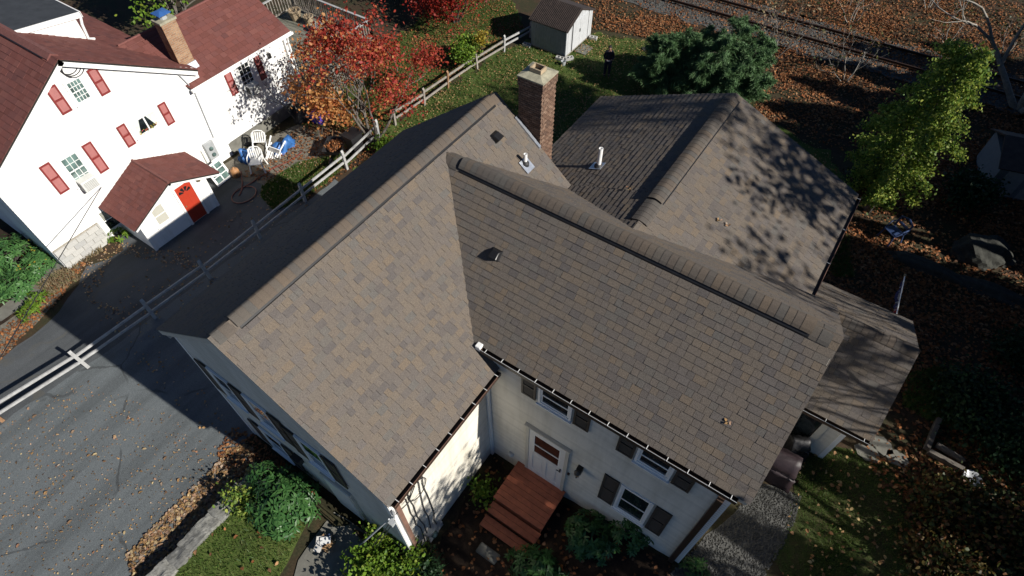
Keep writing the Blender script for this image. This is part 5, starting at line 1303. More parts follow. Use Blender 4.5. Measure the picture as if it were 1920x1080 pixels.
rock('boulder', 'grey flat rock in the back lawn near the hemlock', at(1218,92)-np.array([0,0,.1]), (.55,.4,.25), 12)
rock('boulder', 'small grey rock right of the person beside the hemlock', at(1250,97)-np.array([0,0,.1]), (.4,.3,.22), 13)
# flag on its pole
fg = thing('flag', 'small furled national flag on a white pole behind the side porch', 'flag', (11.0,12.2,1.8))
p0 = Vector((10.9,yD+wD-.05,2.25)); tip = Vector(on(1697,516,1,13.3)); d = (tip-p0)
m = MB(); m.tube([p0, tip], .018, 6); m.build('pole', 'pvc', fg)
m = MB(); m.ball(tuple(tip), .04, 8, 5); m.build('finial', 'amber', fg)
for nm, a, b, mm, dr in (('canton',.42,.96,'flag_blue',.34),('stripe',.20,.44,'flag_red',.42),('stripe',.13,.5,'flag_white',.50),('stripe',.08,.5,'flag_red',.56)):
    m = MB(); n = 8
    for k in range(n):
        t0, t1 = a+(b-a)*k/n, a+(b-a)*(k+1)/n
        s0, s1 = .04*math.sin(k*1.9+dr*20), .04*math.sin((k+1)*1.9+dr*20); y = Vector((.10*dr,.0,0))
        f0, f1 = math.sin(math.pi*(k+.3)/n*.8)*.9+.15, math.sin(math.pi*(k+1.3)/n*.8)*.9+.15
        m.quad(p0+d*t0, p0+d*t1, p0+d*t1+Vector((s1,-s1-.06,-dr*f1)), p0+d*t0+Vector((s0,-s0-.06,-dr*f0)))
    m.build(nm, mm, fg)
m = MB()
for k in range(14):
    q = p0+d*(.5+.4*random.random())+Vector((.0,-.05,-random.uniform(.05,.22))); m.box(tuple(q-Vector((.014,.014,.014))), tuple(q+Vector((.014,.014,.014))))
m.build('star', 'flag_white', fg)
c = at(1813,903); m = MB(); m.lathe((c[0],c[1],c[2]+.12),[(.05,0),(.19,.05),(.24,.13),(.22,.13),(.17,.07),(.02,.04)],16); o = m.build('bird_bath', 'dish', smooth=True); tag(o, 'white shallow bowl standing among the yellow leaves at lower right', 'bowl')
# timber bed edging and bits
for a, b, lb in (((1755,790),(1732,845),'upright timber edging board left of the planting bed'),((1735,850),(1800,885),'long timber edging board below the planting bed'),((1750,838),(1800,868),'round log lying just inside the timber edging')):
    pa, pb = at(*a), at(*b); m = MB(); m.bar(pa+np.array([0,0,.12]), pb+np.array([0,0,.12]), .12, .2) if 'log' not in lb else m.tube([pa+np.array([0,0,.15]),pb+np.array([0,0,.15])], .09, 8)
    tag(m.build('edging_timber', 'bark'), lb, 'timber')
for (a, b), lb in (((1625,850),'flat flagstone nearest the porch gable'),((1680,860),'wide flagstone in the grass below the timber edging'),((1650,835),'small flagstone touching the other two')):
    c = at(a,b); m = MB(); k = 7; ph = random.uniform(0,1)
    ring = [(c[0]+(.34+random.uniform(-.08,.08))*math.cos(ph+2*math.pi*i/k), c[1]+(.26+random.uniform(-.06,.06))*math.sin(ph+2*math.pi*i/k)) for i in range(k)]
    m.quad(*[(x,y,c[2]+.05) for x,y in ring])
    for i in range(k): j = (i+1)%k; m.quad((*ring[i],c[2]-.05),(*ring[j],c[2]-.05),(*ring[j],c[2]+.05),(*ring[i],c[2]+.05))
    tag(m.build('flagstone', 'concrete'), lb, 'stone')
# box with papers on the front walk
c = at(612,1020); bx = thing('delivery_box', 'open cardboard box with printed papers on the front walk', 'box', c)
m = MB(); m.box((c[0]-.18,c[1]-.15,c[2]+.03),(c[0]+.18,c[1]+.15,c[2]+.16)); m.build('box_body', 'cardboard', bx)
for i in range(4):
    m = MB(); x, y = c[0]+random.uniform(-.2,.2), c[1]+random.uniform(-.18,.18); Mx = Matrix.Translation((x,y,c[2]+.17+.012*i)) @ Matrix.Rotation(random.uniform(0,3),4,'Z') @ Matrix.Rotation(random.uniform(-.2,.2),4,'X'); m.box((-.13,-.09,0),(.13,.09,.008),Mx); m.build('paper_sheet', ['paper','blue_plastic','paper','chair'][i], bx)
# cables
def cable(label, a, b, sag, r, mat, n=14):
    a, b = Vector(a), Vector(b); m = MB()
    m.tube([a+(b-a)*t-Z*sag*4*t*(1-t) for t in np.linspace(0,1,n)], r, 5); tag(m.build('overhead_cable', mat), label, 'cable')
A0 = (3.06,.0,3.52)
cable('pale twisted service cable running from the house corner to lower left', A0, tuple(on(500,1180,1,-6.0)), .05, .022, 'alu_wire')
cable('upper thin dark cable beside the pale service cable', (3.09,.05,3.42), tuple(on(545,1230,1,-6.0)), .05, .012, 'wire')
cable('lower thin dark cable beside the pale service cable', (3.12,.08,3.36), tuple(on(568,1230,1,-6.0)), .05, .012, 'wire')
cable('long thin black cable crossing above the neighbour driveway', tuple(on(190,351,0,X+.06)), tuple(on(-130,889,1,-4.5)), .0, .013, 'wire')

# ------------------------------------------------------------------ person in the back yard
pp = np.array(at(1137,142)); ps = thing('person', 'person in dark jacket and jeans standing on the back lawn holding a controller', 'person', pp); Hh = 1.52/1.75
def skin_body(name, verts, edges, rad, mat, parent, sub=2, root=0):
    me = bpy.data.meshes.new(name); me.from_pydata([tuple(Vector(v)*Hh) for v in verts], edges, [])
    o = bpy.data.objects.new(name, me); COL.objects.link(o)
    md = o.modifiers.new('skin', 'SKIN'); sv = me.skin_vertices[0].data
    for i, r_ in enumerate(rad): sv[i].radius = (r_[0]*Hh, r_[1]*Hh) if hasattr(r_, '__len__') else (r_*Hh, r_*Hh)
    sv[root].use_root = True
    s = o.modifiers.new('sub', 'SUBSURF'); s.levels = sub; s.render_levels = sub
    dg = bpy.context.evaluated_depsgraph_get(); nm = bpy.data.meshes.new_from_object(o.evaluated_get(dg)); bpy.data.objects.remove(o)
    nm.polygons.foreach_set('use_smooth', [True]*len(nm.polygons)); nm.materials.clear()
    r = link(name, nm, mat, parent); return r
V = [(0,0,.93),(0,.0,1.12),(0,.0,1.34),(0,.01,1.46),(0,.02,1.54),(0,.03,1.63),(0,.02,1.70),
     (-.17,0,1.40),(-.25,.02,1.16),(-.17,.20,1.06),(-.08,.27,1.08), (.17,0,1.40),(.25,.02,1.16),(.17,.20,1.06),(.08,.27,1.08),
     (-.09,0,.86),(-.11,.02,.48),(-.12,-.02,.08),(-.12,.12,.03), (.09,0,.86),(.11,.03,.48),(.12,-.01,.08),(.13,.13,.03)]
Ed = [(0,1),(1,2),(2,3),(3,4),(4,5),(5,6),(2,7),(7,8),(8,9),(9,10),(2,11),(11,12),(12,13),(13,14),(0,15),(15,16),(16,17),(17,18),(0,19),(19,20),(20,21),(21,22)]
Rd = [(.16,.11),(.155,.11),(.17,.12),(.09,.09),(.062,.062),(.088,.10),(.07,.08),(.075,.075),(.052,.052),(.042,.042),(.034,.034),(.075,.075),(.052,.052),(.042,.042),(.034,.034),(.095,.1),(.07,.075),(.05,.05),(.045,.035),(.095,.1),(.07,.075),(.05,.05),(.045,.035)]
body = skin_body('body', V, Ed, Rd, 'skin', ps)
jv = [i for i in (0,1,2,3,7,8,9,11,12,13)]; mp = {a: b for b, a in enumerate(jv)}
skin_body('jacket', [V[i] for i in jv], [(mp[a],mp[b]) for a, b in Ed if a in mp and b in mp], [tuple(np.array(Rd[i])*1.22) for i in jv], 'navy', ps)
lv = [0,15,16,17,19,20,21]; mp = {a: b for b, a in enumerate(lv)}
skin_body('trousers', [V[i] for i in lv], [(mp[a],mp[b]) for a, b in Ed if a in mp and b in mp], [tuple(np.array(Rd[i])*1.18) for i in lv], 'jeans', ps)
for s in (17, 21): skin_body('shoe', [(V[s][0],V[s][1]-.04,.05),(V[s][0],V[s][1]+.07,.05),(V[s][0]+.01,V[s][1]+.17,.035)], [(0,1),(1,2)], [.055,.055,.04], 'shoe', ps)
def loc(name, mb, mat): return mb.build(name, mat, ps, local=True, smooth=True)
m = MB(); m.ball((0,-.012*Hh,1.665*Hh),(.100*Hh,.108*Hh,.10*Hh),12,8); m.ball((0,-.04*Hh,1.63*Hh),(.095*Hh,.09*Hh,.1*Hh),10,7); loc('hair', m, 'hair')
m = MB()
for s in (-1,1): m.ball((s*.035*Hh,.112*Hh,1.645*Hh),(.012*Hh,.008*Hh,.008*Hh),6,4)
loc('eyes', m, 'hair')
m = MB(); m.ball((0,.13*Hh,1.615*Hh),(.014*Hh,.02*Hh,.024*Hh),6,4)
for s in (-1,1): m.ball((s*.095*Hh,.02*Hh,1.62*Hh),(.014*Hh,.022*Hh,.032*Hh),6,4)
loc('nose_and_ears', m, 'skin')
for s in (-1,1):
    for k in range(4):
        b = Vector((s*(.085-.012*k),.285+.01*k,1.07+.018*(k-1.5))); skin_body('finger', [b, b+Vector((-s*.02,.03,.0)), b+Vector((-s*.045,.028,-.01))], [(0,1),(1,2)], [.010,.009,.008], 'skin', ps, 1)
    b = Vector((s*.075,.27,1.115)); skin_body('thumb', [b, b+Vector((-s*.025,.02,.015)), b+Vector((-s*.045,.03,.012))], [(0,1),(1,2)], [.011,.010,.008], 'skin', ps, 1)
rc_ = thing('remote_controller', 'pale grey handheld controller in the hands of the person', 'controller', pp)
m = MB(); m.box((-.09*Hh,.28*Hh,1.06*Hh),(.09*Hh,.36*Hh,1.10*Hh)); bevel(m.build('controller_body', 'dish', rc_, local=True), .008)
m = MB()
for s in (-1,1): m.tube([(s*.05*Hh,.36*Hh,1.09*Hh),(s*.05*Hh,.42*Hh,1.16*Hh)], .006, 5)
m.build('antenna', 'dish', rc_, local=True)
for o_p in (ps, rc_): o_p.rotation_euler = (0,0,math.radians(205))

# ------------------------------------------------------------------ trees and shrubs
def grow(mb, base, d, L, r, depth, rr, tips, spread=.6, up=.15, kids=(2,3), shrink=.72, segs=4, wig=.12, nside=6):
    p = Vector(base); d = Vector(d).normalized(); pts = [p.copy()]; rs = [r]
    for i in range(segs):
        d = (d+Vector((rr.gauss(0,wig),rr.gauss(0,wig),rr.gauss(0,wig)+up*.3))).normalized()
        p = p+d*(L/segs); pts.append(p.copy()); rs.append(r*(1-.42*(i+1)/segs))
    mb.tube(pts, rs, nside if depth > 1 else 4, cap=False)
    if depth <= 0: tips.append((pts[-1], d)); tips.append((pts[-2], d)); return
    for i in range(rr.randint(*kids)):
        a = Vector((rr.gauss(0,1),rr.gauss(0,1),rr.gauss(0,1))); a -= d*a.dot(d); a.normalize()
        nd = (d+a*rr.uniform(spread*.6, spread*1.3)+Vector((0,0,up))).normalized()
        k = rr.choice((-1,-1,-2)); grow(mb, pts[k], nd, L*shrink*rr.uniform(.8,1.15), rs[k]*.78, depth-1, rr, tips, spread, up, kids, shrink, segs, wig, nside)
def tree(name, label, cat, base, stems, bark, leaf, nleaf, size, depth=3, L=1.6, r=.09, spread=.55, up=.15, seed=1, clump=.34, group=None, transl=None, kids=(2,3), shrink=.72, crown_name='crown', extra=None, box=None):
    rr = random.Random(seed); base = (float(base[0]),float(base[1]),float(base[2]) if len(base) > 2 else float(gz(base[0],base[1])))
    t = thing(name, label, cat, base, group); mb = MB(); tips = []
    for d in stems: grow(mb, Vector(base)+Vector((d[0]*.15,d[1]*.15,-.1)), d[:3], L*(d[3] if len(d) > 3 else 1), r, depth, rr, tips, spread, up, kids, shrink)
    mb.build('trunk', bark, t, smooth=True)
    if nleaf:
        T = np.array([p for p, d in tips]); g = np.random.default_rng(seed)
        if extra is not None:
            for (dx, dy, dz), (ra_, rb_, rc_), k in extra: T = np.vstack([T, np.array(base)+[dx,dy,dz]+g.normal(size=(k,3))*[ra_*.5,rb_*.5,rc_*.5]])
        for i, (lf, frac, fn) in enumerate(leaf if isinstance(leaf, list) else [(leaf, 1, None)]):
            TT = T if fn is None else T[fn(T)]
            if not len(TT): continue
            n = int(nleaf*frac); c = TT[g.integers(0, len(TT), n)]; P = c+g.normal(size=(n,3))*np.array([clump,clump,clump*.75])
            P[:,2] = np.maximum(P[:,2], base[2]+.05)
            if box is not None: P = P[(P[:,1] > box[0]) & (P[:,1] < box[1]) & (P[:,2] < box[2]) & (P[:,2] > (box[3] if len(box) > 3 else 0))]
            n = len(P)
            leaves(crown_name, P, g.uniform(size*.65, size*1.3, n), lf, t, aspect=.75)
    return t
# red and orange maple beside the fence
mb_ = at(700,268)
tree('maple_tree', 'multi stemmed maple with red and orange autumn leaves between the two houses', 'tree', (mb_[0],mb_[1],0),
     [(-.15,.1,1,1),(.25,.2,1,1.05),(-.5,.35,1,1),(.05,-.25,1,.9),(-.3,-.2,1,1),(.3,.65,1,1.05)], 'bark',
     [('maple_red', .50, lambda T: T[:,0]+.12*(T[:,1]-mb_[1]) > mb_[0]+.05), ('maple_orange', .13, lambda T: (T[:,0] > mb_[0]-.7) & (T[:,0] < mb_[0]+.9) & (T[:,1] < mb_[1]+.9)), ('maple_orange', .06, lambda T: (T[:,0] < mb_[0]-.7) & (T[:,2] < 2.7)), ('maple_red', .05, lambda T: T[:,2] > 4.6)],
     8800, .115, depth=4, L=1.95, r=.07, spread=.52, up=.14, seed=5, clump=.24, extra=[((.9,.9,2.3),(.9,.9,1.2),26),((.3,1.6,2.0),(.8,.8,1.0),16),((-1.5,-.7,1.9),(.6,.6,.9),16)])
b = at(640,225)
tree('bare_shrub_tree', 'thin grey multi stemmed tree nearly bare with a few orange leaves near the deck', 'tree', (b[0],b[1],0), [(-.5,.2,1,1),(-.2,.5,1,1),(.2,.1,1,1),(-.7,-.3,1,1),(.3,.6,1,1),(-.4,.8,1,.9)], 'pale_bark', 'maple_orange', 800, .12, depth=4, L=1.35, r=.04, spread=.55, seed=9, clump=.25)
b = at(600,262)
tree('young_tree', 'low branching tree with golden orange leaves in front of the patio', 'tree', (b[0]+.0,b[1],0), [(.3,-.1,1,1),(.1,.1,1,.9)], 'bark', 'maple_orange', 1500, .13, depth=3, L=1.0, r=.035, spread=.5, seed=12, clump=.26)
b = at(560,225)
tree('bare_shrub', 'dark bare stemmed shrub against the white wing wall', 'shrub', (b[0],b[1],0), [(-.2,.1,1,1),(.2,.3,1,1),(-.1,-.4,1,1),(.3,-.2,1,.8)], 'bark', 'rust_leaf', 160, .07, depth=4, L=1.15, r=.03, spread=.5, seed=14, clump=.16)
b = at(835,75)
tree('crimson_maple', 'crimson red japanese maple behind the wooden fence', 'tree', (b[0]-.6,b[1]+1.6,0), [(.3,.0,1,1),(-.4,.2,1,1),(.1,-.4,1,1),(.5,.4,.8,1)], 'dark_bark', 'maple_dark', 7000, .12, depth=4, L=1.15, r=.07, spread=.75, up=.02, seed=16, clump=.33)
b = at(745,35)
tree('dark_bush', 'green bush between the crimson maple and the orange maple', 'bush', (b[0]-1,b[1]+1,0), [(0,0,1,1),(.4,.2,1,1),(-.4,.2,1,1)], 'dark_bark', 'lime', 1800, .12, depth=3, L=.7, r=.03, spread=.7, seed=17)
b = at(300,30)
tree('background_tree', 'bright yellow green tree behind the red brown roof of the white house', 'tree', (-22.5,12.5,0), [(.1,0,1,1),(-.3,.3,1,1),(.4,.3,1,1)], 'bark', 'lime', 6000, .16, depth=4, L=1.6, r=.1, spread=.6, seed=18, clump=.45)
b = at(885,130)
tree('green_bush', 'round bright green bush leaning over the wooden fence', 'bush', (b[0]-.3,b[1]+.1,0), [(0,0,1,1),(.3,.1,1,1),(-.3,.1,1,.9),(.1,-.3,1,.9)], 'dark_bark', 'lime', 2600, .10, depth=3, L=.55, r=.025, spread=.6, seed=19, clump=.2)
b = at(908,118)
tree('yellow_sapling', 'slender yellow leaved sapling beside the round green bush', 'sapling', (b[0],b[1],0), [(0,0,1,1)], 'dark_bark', 'gold', 420, .10, depth=1, L=1.0, r=.02, spread=.3, up=.5, seed=20, clump=.13)
b = at(720,285)
tree('low_shrub', 'low green shrub under the red maple by the dark roof edge', 'shrub', (b[0]+.25,b[1]-.1,0), [(0,0,1,1),(.4,.2,1,1),(-.3,.2,1,.9)], 'dark_bark', 'lime', 900, .1, depth=2, L=.35, r=.02, spread=.6, seed=21, clump=.18)
# hemlock: drooping sprays on level branches
def conifer(name, label, base, h, rad, mat, n, seed, needle=.13, group=None, zmin=.25):
    g = np.random.default_rng(seed); base = np.array([base[0],base[1],float(gz(base[0],base[1]))])
    t = thing(name, label, 'tree', base, group); mb = MB(); mb.tube([tuple(base-[0,0,.1]), tuple(base+[0,0,h*.5]), tuple(base+[0,0,h*.97])], [h*.022,h*.014,.01], 7)
    nb_ = int(h*15); P = []; D = []
    per = max(1, n//nb_)
    for i in range(nb_):
        f = (i+.5)/nb_; z = zmin+f*(h-zmin); a = i*2.4+g.uniform(-.3,.3); L = rad*(1-f)**.75*g.uniform(.75,1.15)+.12
        dr = np.array([math.cos(a), math.sin(a), 0])
        mb.tube([tuple(base+[0,0,z]), tuple(base+[0,0,z]+dr*L*.5+[0,0,.06*L]), tuple(base+[0,0,z]+dr*L+[0,0,-.22*L])], [.02,.012,.005], 4, cap=False)
        k = int(per*(.35+1.3*(1-f))); s = g.uniform(.12,1.05,k)**.8; side = g.normal(size=k)*.30*L*(1.15-s); perp = np.array([-dr[1],dr[0],0])
        p = base+[0,0,z]+dr*(s*L)[:,None]+perp*side[:,None]; p[:,2] += .06*L*s-.3*L*s*s-np.abs(side)*.35+g.normal(size=k)*.035-g.uniform(0,.14,k)
        q = dr+perp*(side/(L*.3+.01))[:,None]*.7; q[:,2] -= .55
        P.append(p); D.append(q)
    mb.build('trunk', 'dark_bark', t, smooth=True)
    P = np.vstack(P); D = np.vstack(D); leaves('crown', P, g.uniform(needle*.6, needle*1.6, len(P)), mat, t, D=D, aspect=.16, bend=.1)
    return t
def plumes(name, label, base, apexes, mat, n, seed, needle=.16):
    g = np.random.default_rng(seed); base = np.array([base[0],base[1],0.0]); t = thing(name, label, 'tree', base); mb = MB(); P = []; D = []
    for dx, dy, h, rad in apexes:
        foot = base+np.array([dx*.25,dy*.25,0]); top = base+np.array([dx,dy,h]); mb.tube([tuple(foot-[0,0,.1]),tuple((foot+top)/2+[dx*.1,dy*.1,0]),tuple(top)],[.07,.045,.008],6)
        nb_ = int(h*13)
        for i in range(nb_):
            f = .12+.88*(i+.5)/nb_; c = foot+(top-foot)*f; a = i*2.4+g.uniform(-.5,.5); L = rad*(1.05-f)**.6*g.uniform(.5,1.5)+.1
            dr = np.array([math.cos(a), math.sin(a), .55]); mb.tube([tuple(c),tuple(c+dr*L*.6),tuple(c+dr*L+[0,0,-.16*L])],[.014,.009,.004],4,cap=False)
            k = int(n/len(apexes)/nb_); s_ = g.uniform(.1,1.1,k)**.7; perp = np.array([-dr[1],dr[0],0]); side = g.normal(size=k)*.27*L*(1.2-s_)
            p = c+dr*(s_*L)[:,None]+perp*side[:,None]; p[:,2] += -.2*L*s_*s_-np.abs(side)*.5-g.uniform(0,.10,k)
            q = dr+perp*(side/(L*.2+.01))[:,None]*.5; q[:,2] -= .7*s_+.25; P.append(p); D.append(q)
    mb.build('trunk', 'dark_bark', t, smooth=True); P = np.vstack(P); D = np.vstack(D)
    leaves('crown', P, g.uniform(needle*.6, needle*1.5, len(P)), mat, t, D=D, aspect=.075, bend=.1)
b = at(1330,192)
plumes('hemlock_tree', 'broad feathery blue green hemlock with several plumes behind the rear wing roof', (b[0],b[1]), [(0,0,3.1,1.4),(-1.3,.1,2.6,1.2),(1.2,.1,2.8,1.3),(-.5,-.9,2.3,1.1),(.7,-.8,2.4,1.1),(.2,1.1,3.3,1.3),(2.0,-.3,2.1,1.0),(-1.2,1.0,2.6,1.1),(1.3,1.2,2.9,1.1)], 'hemlock', 76000, 3, .32)
b = at(1235,172)
plumes('hemlock_tree', 'smaller feathery hemlock touching the left side of the broad one', (b[0],b[1]), [(0,0,2.7,1.0),(-.7,.3,2.3,.8),(.6,.5,2.8,1.0),(-.2,-.6,1.9,.8)], 'hemlock', 30000, 5, .3)
# tall yellow green tree on the right
g = np.random.default_rng(31); b = np.array([9.3,19.3,0.0]); hT = 7.0
t = thing('yellow_green_tree', 'tall narrow tree with yellow green leaves lit from the right', 'tree', b); mb = MB(); mb.tube([tuple(b-[0,0,.1]),tuple(b+[.05,.05,2.5]),tuple(b+[.1,0,5]),tuple(b+[.05,0,7])],[.14,.11,.06,.01],8)
PP = []
for i in range(74):
    f = i/74; z = 1.0+f*(hT-1.1); a = i*2.399+g.uniform(-.5,.5); L = (1.8*math.sin(min(1,f*1.15+.22)*math.pi*.60)**1.3*(1-f*.72)+.12)*g.uniform(.55,1.25)
    d = np.array([math.cos(a), math.sin(a), .25]); dr = lambda s_: b+[0,0,z]+d*(s_*L)[:,None]-np.outer(s_**2*L*.55,[0,0,1])
    e = dr(np.array([.0,.35,.7,1.0])); mb.tube([tuple(q) for q in e],[.026,.02,.012,.005],4,cap=False)
    k = int(90+330*L); s_ = g.uniform(.22,1.06,k)**.75; PP.append(dr(s_)+g.normal(size=(k,3))*[.13,.13,.06]-np.outer(g.uniform(0,.16,k),[0,0,1]))
mb.build('trunk', 'bark', t, smooth=True)
PP = np.vstack(PP); leaves('crown', PP, g.uniform(.05,.12,len(PP)), 'yellow_leaf', t, aspect=.8)
# bare trees and brush at the top right
tree('bare_tree', 'large pale barked bare tree with forking limbs at the top right', 'tree', (13.2,29.5,0), [(-.15,-.1,1,1.3),(.25,-.35,1,1.2),(-.75,-.1,.7,1.35),(.5,.2,1,1.1)], 'pale_bark', None, 0, .1, depth=4, L=2.3, r=.16, spread=.6, seed=42)
bt = [(9.5,33.5,'bare grey sapling clump beyond the railway track'),(5.0,32.8,'thin bare sapling leaning over the far rail'),(1.0,33.8,'bare bush on the far railway bank above the hemlock'),(12.0,34.0,'bare bush behind the pale tree at the top right'),(6.2,27.4,'small bare shrub on the near side of the track'),(2.8,26.6,'pale twiggy bare shrub right of the hemlock'),(16.5,31.5,'bare tree at the upper right corner'),(8.0,36.5,'bare brush far behind the track in the dark woods'),(13.5,37.5,'tall bare brush far behind the pale tree'),(3.5,36.0,'bare brush at the top edge above the track')]
for i, (x, y, lb) in enumerate(bt):
    tree('bare_shrub', lb, 'shrub', (x,y,0), [(-.3,.1,1,1),(.4,-.2,1,1),(.1,.4,1,.9),(-.5,-.4,.8,.9)], 'pale_bark', 'rust_leaf' if i not in (2,5) else 'dry_grass', 160, .13, depth=3, L=.8+.25*(i % 3), r=.028, spread=.7, seed=50+i, clump=.3, group='bare brush along the railway')
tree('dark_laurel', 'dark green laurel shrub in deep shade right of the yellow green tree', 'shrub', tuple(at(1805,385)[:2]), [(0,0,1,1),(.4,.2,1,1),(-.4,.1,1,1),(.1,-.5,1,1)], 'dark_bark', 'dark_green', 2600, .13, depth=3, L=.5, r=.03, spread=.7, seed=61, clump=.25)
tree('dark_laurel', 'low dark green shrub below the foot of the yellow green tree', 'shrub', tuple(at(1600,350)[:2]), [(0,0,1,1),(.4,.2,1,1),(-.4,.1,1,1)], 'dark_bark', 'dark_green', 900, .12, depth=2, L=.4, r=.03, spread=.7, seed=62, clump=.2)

# rhododendrons: whorls of long leaves
def whorls(name, label, cat, c, r, n, mat, seed, leaf=.17, k=7, group=None, zlift=.0):
    g = np.random.default_rng(seed); c = np.array([c[0],c[1],float(gz(c[0],c[1]))]); t = thing(name, label, cat, c, group); mb = MB(); P = []; D = []; N = []
    for i in range(n):
        v = g.normal(size=3); v[2] = abs(v[2])*.9+.05; v /= np.linalg.norm(v); q = c+v*np.array(r)*g.uniform(.62,1.05)+[0,0,.08+zlift]
        if i % 3 == 0: mb.tube([tuple(c+v*np.array(r)*[.15,.15,0]), tuple((q+c)/2+[0,0,.08]), tuple(q)], [.016,.012,.008], 4, cap=False)
        ax = v+[0,0,.6]+g.normal(size=3)*.25; ax /= np.linalg.norm(ax); e1 = np.cross(ax,[.3,.5,.8]); e1 /= np.linalg.norm(e1); e2 = np.cross(ax,e1); L = leaf*g.uniform(.75,1.2); a0 = g.uniform(0,6)
        for j in range(k):
            a = a0+2*math.pi*j/k+g.uniform(-.2,.2); d = e1*math.cos(a)+e2*math.sin(a)+ax*g.uniform(-.05,.45); P.append(q+d*L*.5); D.append(d); N.append(ax)
    mb.build('stem', 'dark_bark', t, smooth=True)
    P = np.array(P)-c; me = leaf_mesh('foliage', P, g.uniform(leaf*.85,leaf*1.15,len(P)), aspect=.34, N=np.array(N), D=np.array(D), tilt=.15, bend=.12); link('foliage', me, mat, t)
    return t
b = at(548,940); whorls('rhododendron', 'big glossy green rhododendron between the stone wall and the front walk', 'shrub', (b[0]-.1,b[1]-.15), (1.0,.85,.8), 210, 'rhodo', 71, .19)
b = at(490,925); whorls('rhododendron', 'smaller rhododendron in the shade against the front wall', 'shrub', (b[0]-.05,b[1]+.3), (.55,.5,.7), 60, 'rhodo', 72, .18)
b = at(456,945); tree('yellow_shrub', 'small yellow leaved shrub at the end of the stone wall', 'shrub', (b[0],b[1]), [(0,0,1,1),(.4,.2,1,1),(-.3,.2,1,1)], 'dark_bark', 'yellow_leaf', 420, .09, depth=2, L=.28, r=.015, spread=.7, seed=73, clump=.14)
for (a, bb_), r_, n, lb, mm, sd in (((1105,1010),(.7,.6,.55),90,'dark glossy shrub right of the terracotta steps','rhodo',81),((1010,1075),(.8,.5,.5),90,'low glossy shrub in front of the bottom step','rhodo',82),((1180,1010),(.5,.45,.85),46,'upright leggy shrub under the lower window','rhodo',83),((1125,950),(.3,.3,.75),22,'slim rhododendron close to the white door wall','rhodo',84),((1300,1075),(.35,.3,.4),26,'small bright green plant by the corner downspout','rhodo',85)):
    b = at(a,bb_); whorls('rhododendron', lb, 'shrub', (b[0],b[1]), r_, n, mm, sd, .17)
for (a, bb_), lb, lf, n, L, sd in (((735,1062),'bright lime green shrub at the near house corner','lime',1500,.42,86),((800,1072),'dark green rounded shrub beside the corner downspout','dark_green',1600,.34,87),((690,1085),'leafy shrub with yellow tips at the bottom edge by the walk','lime',900,.36,88),((905,935),'little yellow green shrub between the sunny wall and the steps','lime',260,.24,89)):
    b = at(a,bb_); tree('garden_shrub', lb, 'shrub', (b[0],b[1]), [(0,0,1,1),(.4,.2,1,1),(-.4,.2,1,1),(0,-.4,1,1)], 'dark_bark', lf, n, .10, depth=3, L=L, r=.018, spread=.65, seed=sd, clump=.15)
# big leafy bed left of the white house
hb = [((20,500),(1.1,1.2,.95),260,'largest leafy green shrub at the left edge by the white house'),((75,505),(.6,.6,.5),90,'lower flowering green plant at the end of the leafy bed'),((-30,560),(1.0,1.0,.8),120,'leafy green shrub at the lower left of the bed'),((40,540),(.7,.7,.6),120,'medium leafy shrub above the weedy strip')]
for i, (q, r_, n, lb) in enumerate(hb):
    b = at(*q); whorls('leafy_shrub', lb, 'shrub', (b[0],b[1]), r_, n, 'hedge', 90+i, .17, 6)
b = at(60,500); P = np.array([at(random.uniform(40,105),random.uniform(465,530))+np.array([0,0,random.uniform(.4,.8)]) for _ in range(46)]); tag(leaves('yellow_flowers', P, .08, 'gold', kind='stuff'), 'yellow and white flower heads over the leafy bed', 'flowers')
for (a, bb_), lb, sd in (((60,590),'lime green weed clump on the strip beside the neighbour driveway',101),((225,445),'lime green weed clump at the foot of the entry porch',102),((75,565),'taller green weed clump next to the leafy bed',103)):
    b = at(a,bb_); whorls('weed_clump', lb, 'plant', (b[0],b[1]), (.38,.34,.3), 26, 'lime', sd, .16, 5)
for (a, bb_), lb, sd in (((150,480),'dry stalks at the block foundation',111),((110,530),'tan dry weeds in the middle of the strip',112)):
    b = at(a,bb_); pl_ = [(b[0]-.5,b[1]-.5),(b[0]+.4,b[1]-.5),(b[0]+.5,b[1]+.6),(b[0]-.4,b[1]+.5)]; grass('dry_grass', pl_, 900, (.08,.22), 'dry_grass', sd, lb)
# lower right shrubs
for (a, bb_), r_, lf, n, lb, sd in (((1800,770),1.0,'dark_green',2600,'dark green leafy bush right of the timber edging',121),((1770,960),.8,'rust_leaf',1900,'rust and yellow shrub in front of the white bowl',122),((1860,1010),.9,'rust_leaf',2300,'large rust coloured shrub in the lower right corner',123),((1860,860),.9,'dark_green',1500,'green bush with scattered leaves at the right edge behind the white bowl',124),((1755,1060),.8,'rust_leaf',1500,'dark rusty shrub at the bottom edge',125),((1900,680),.8,'dark_green',1200,'dark bush at the right edge beside the brown leaf drift',126)):
    b = at(a,bb_); tree('autumn_shrub', lb, 'shrub', (b[0],b[1]), [(0,0,1,1),(.5,.2,1,1),(-.5,.2,1,1),(0,-.5,1,1),(.1,.5,1,1)], 'dark_bark', lf, int(n*1.5), .105, depth=3, L=.42*r_, r=.02, spread=.8, up=.05, seed=sd, clump=.30)

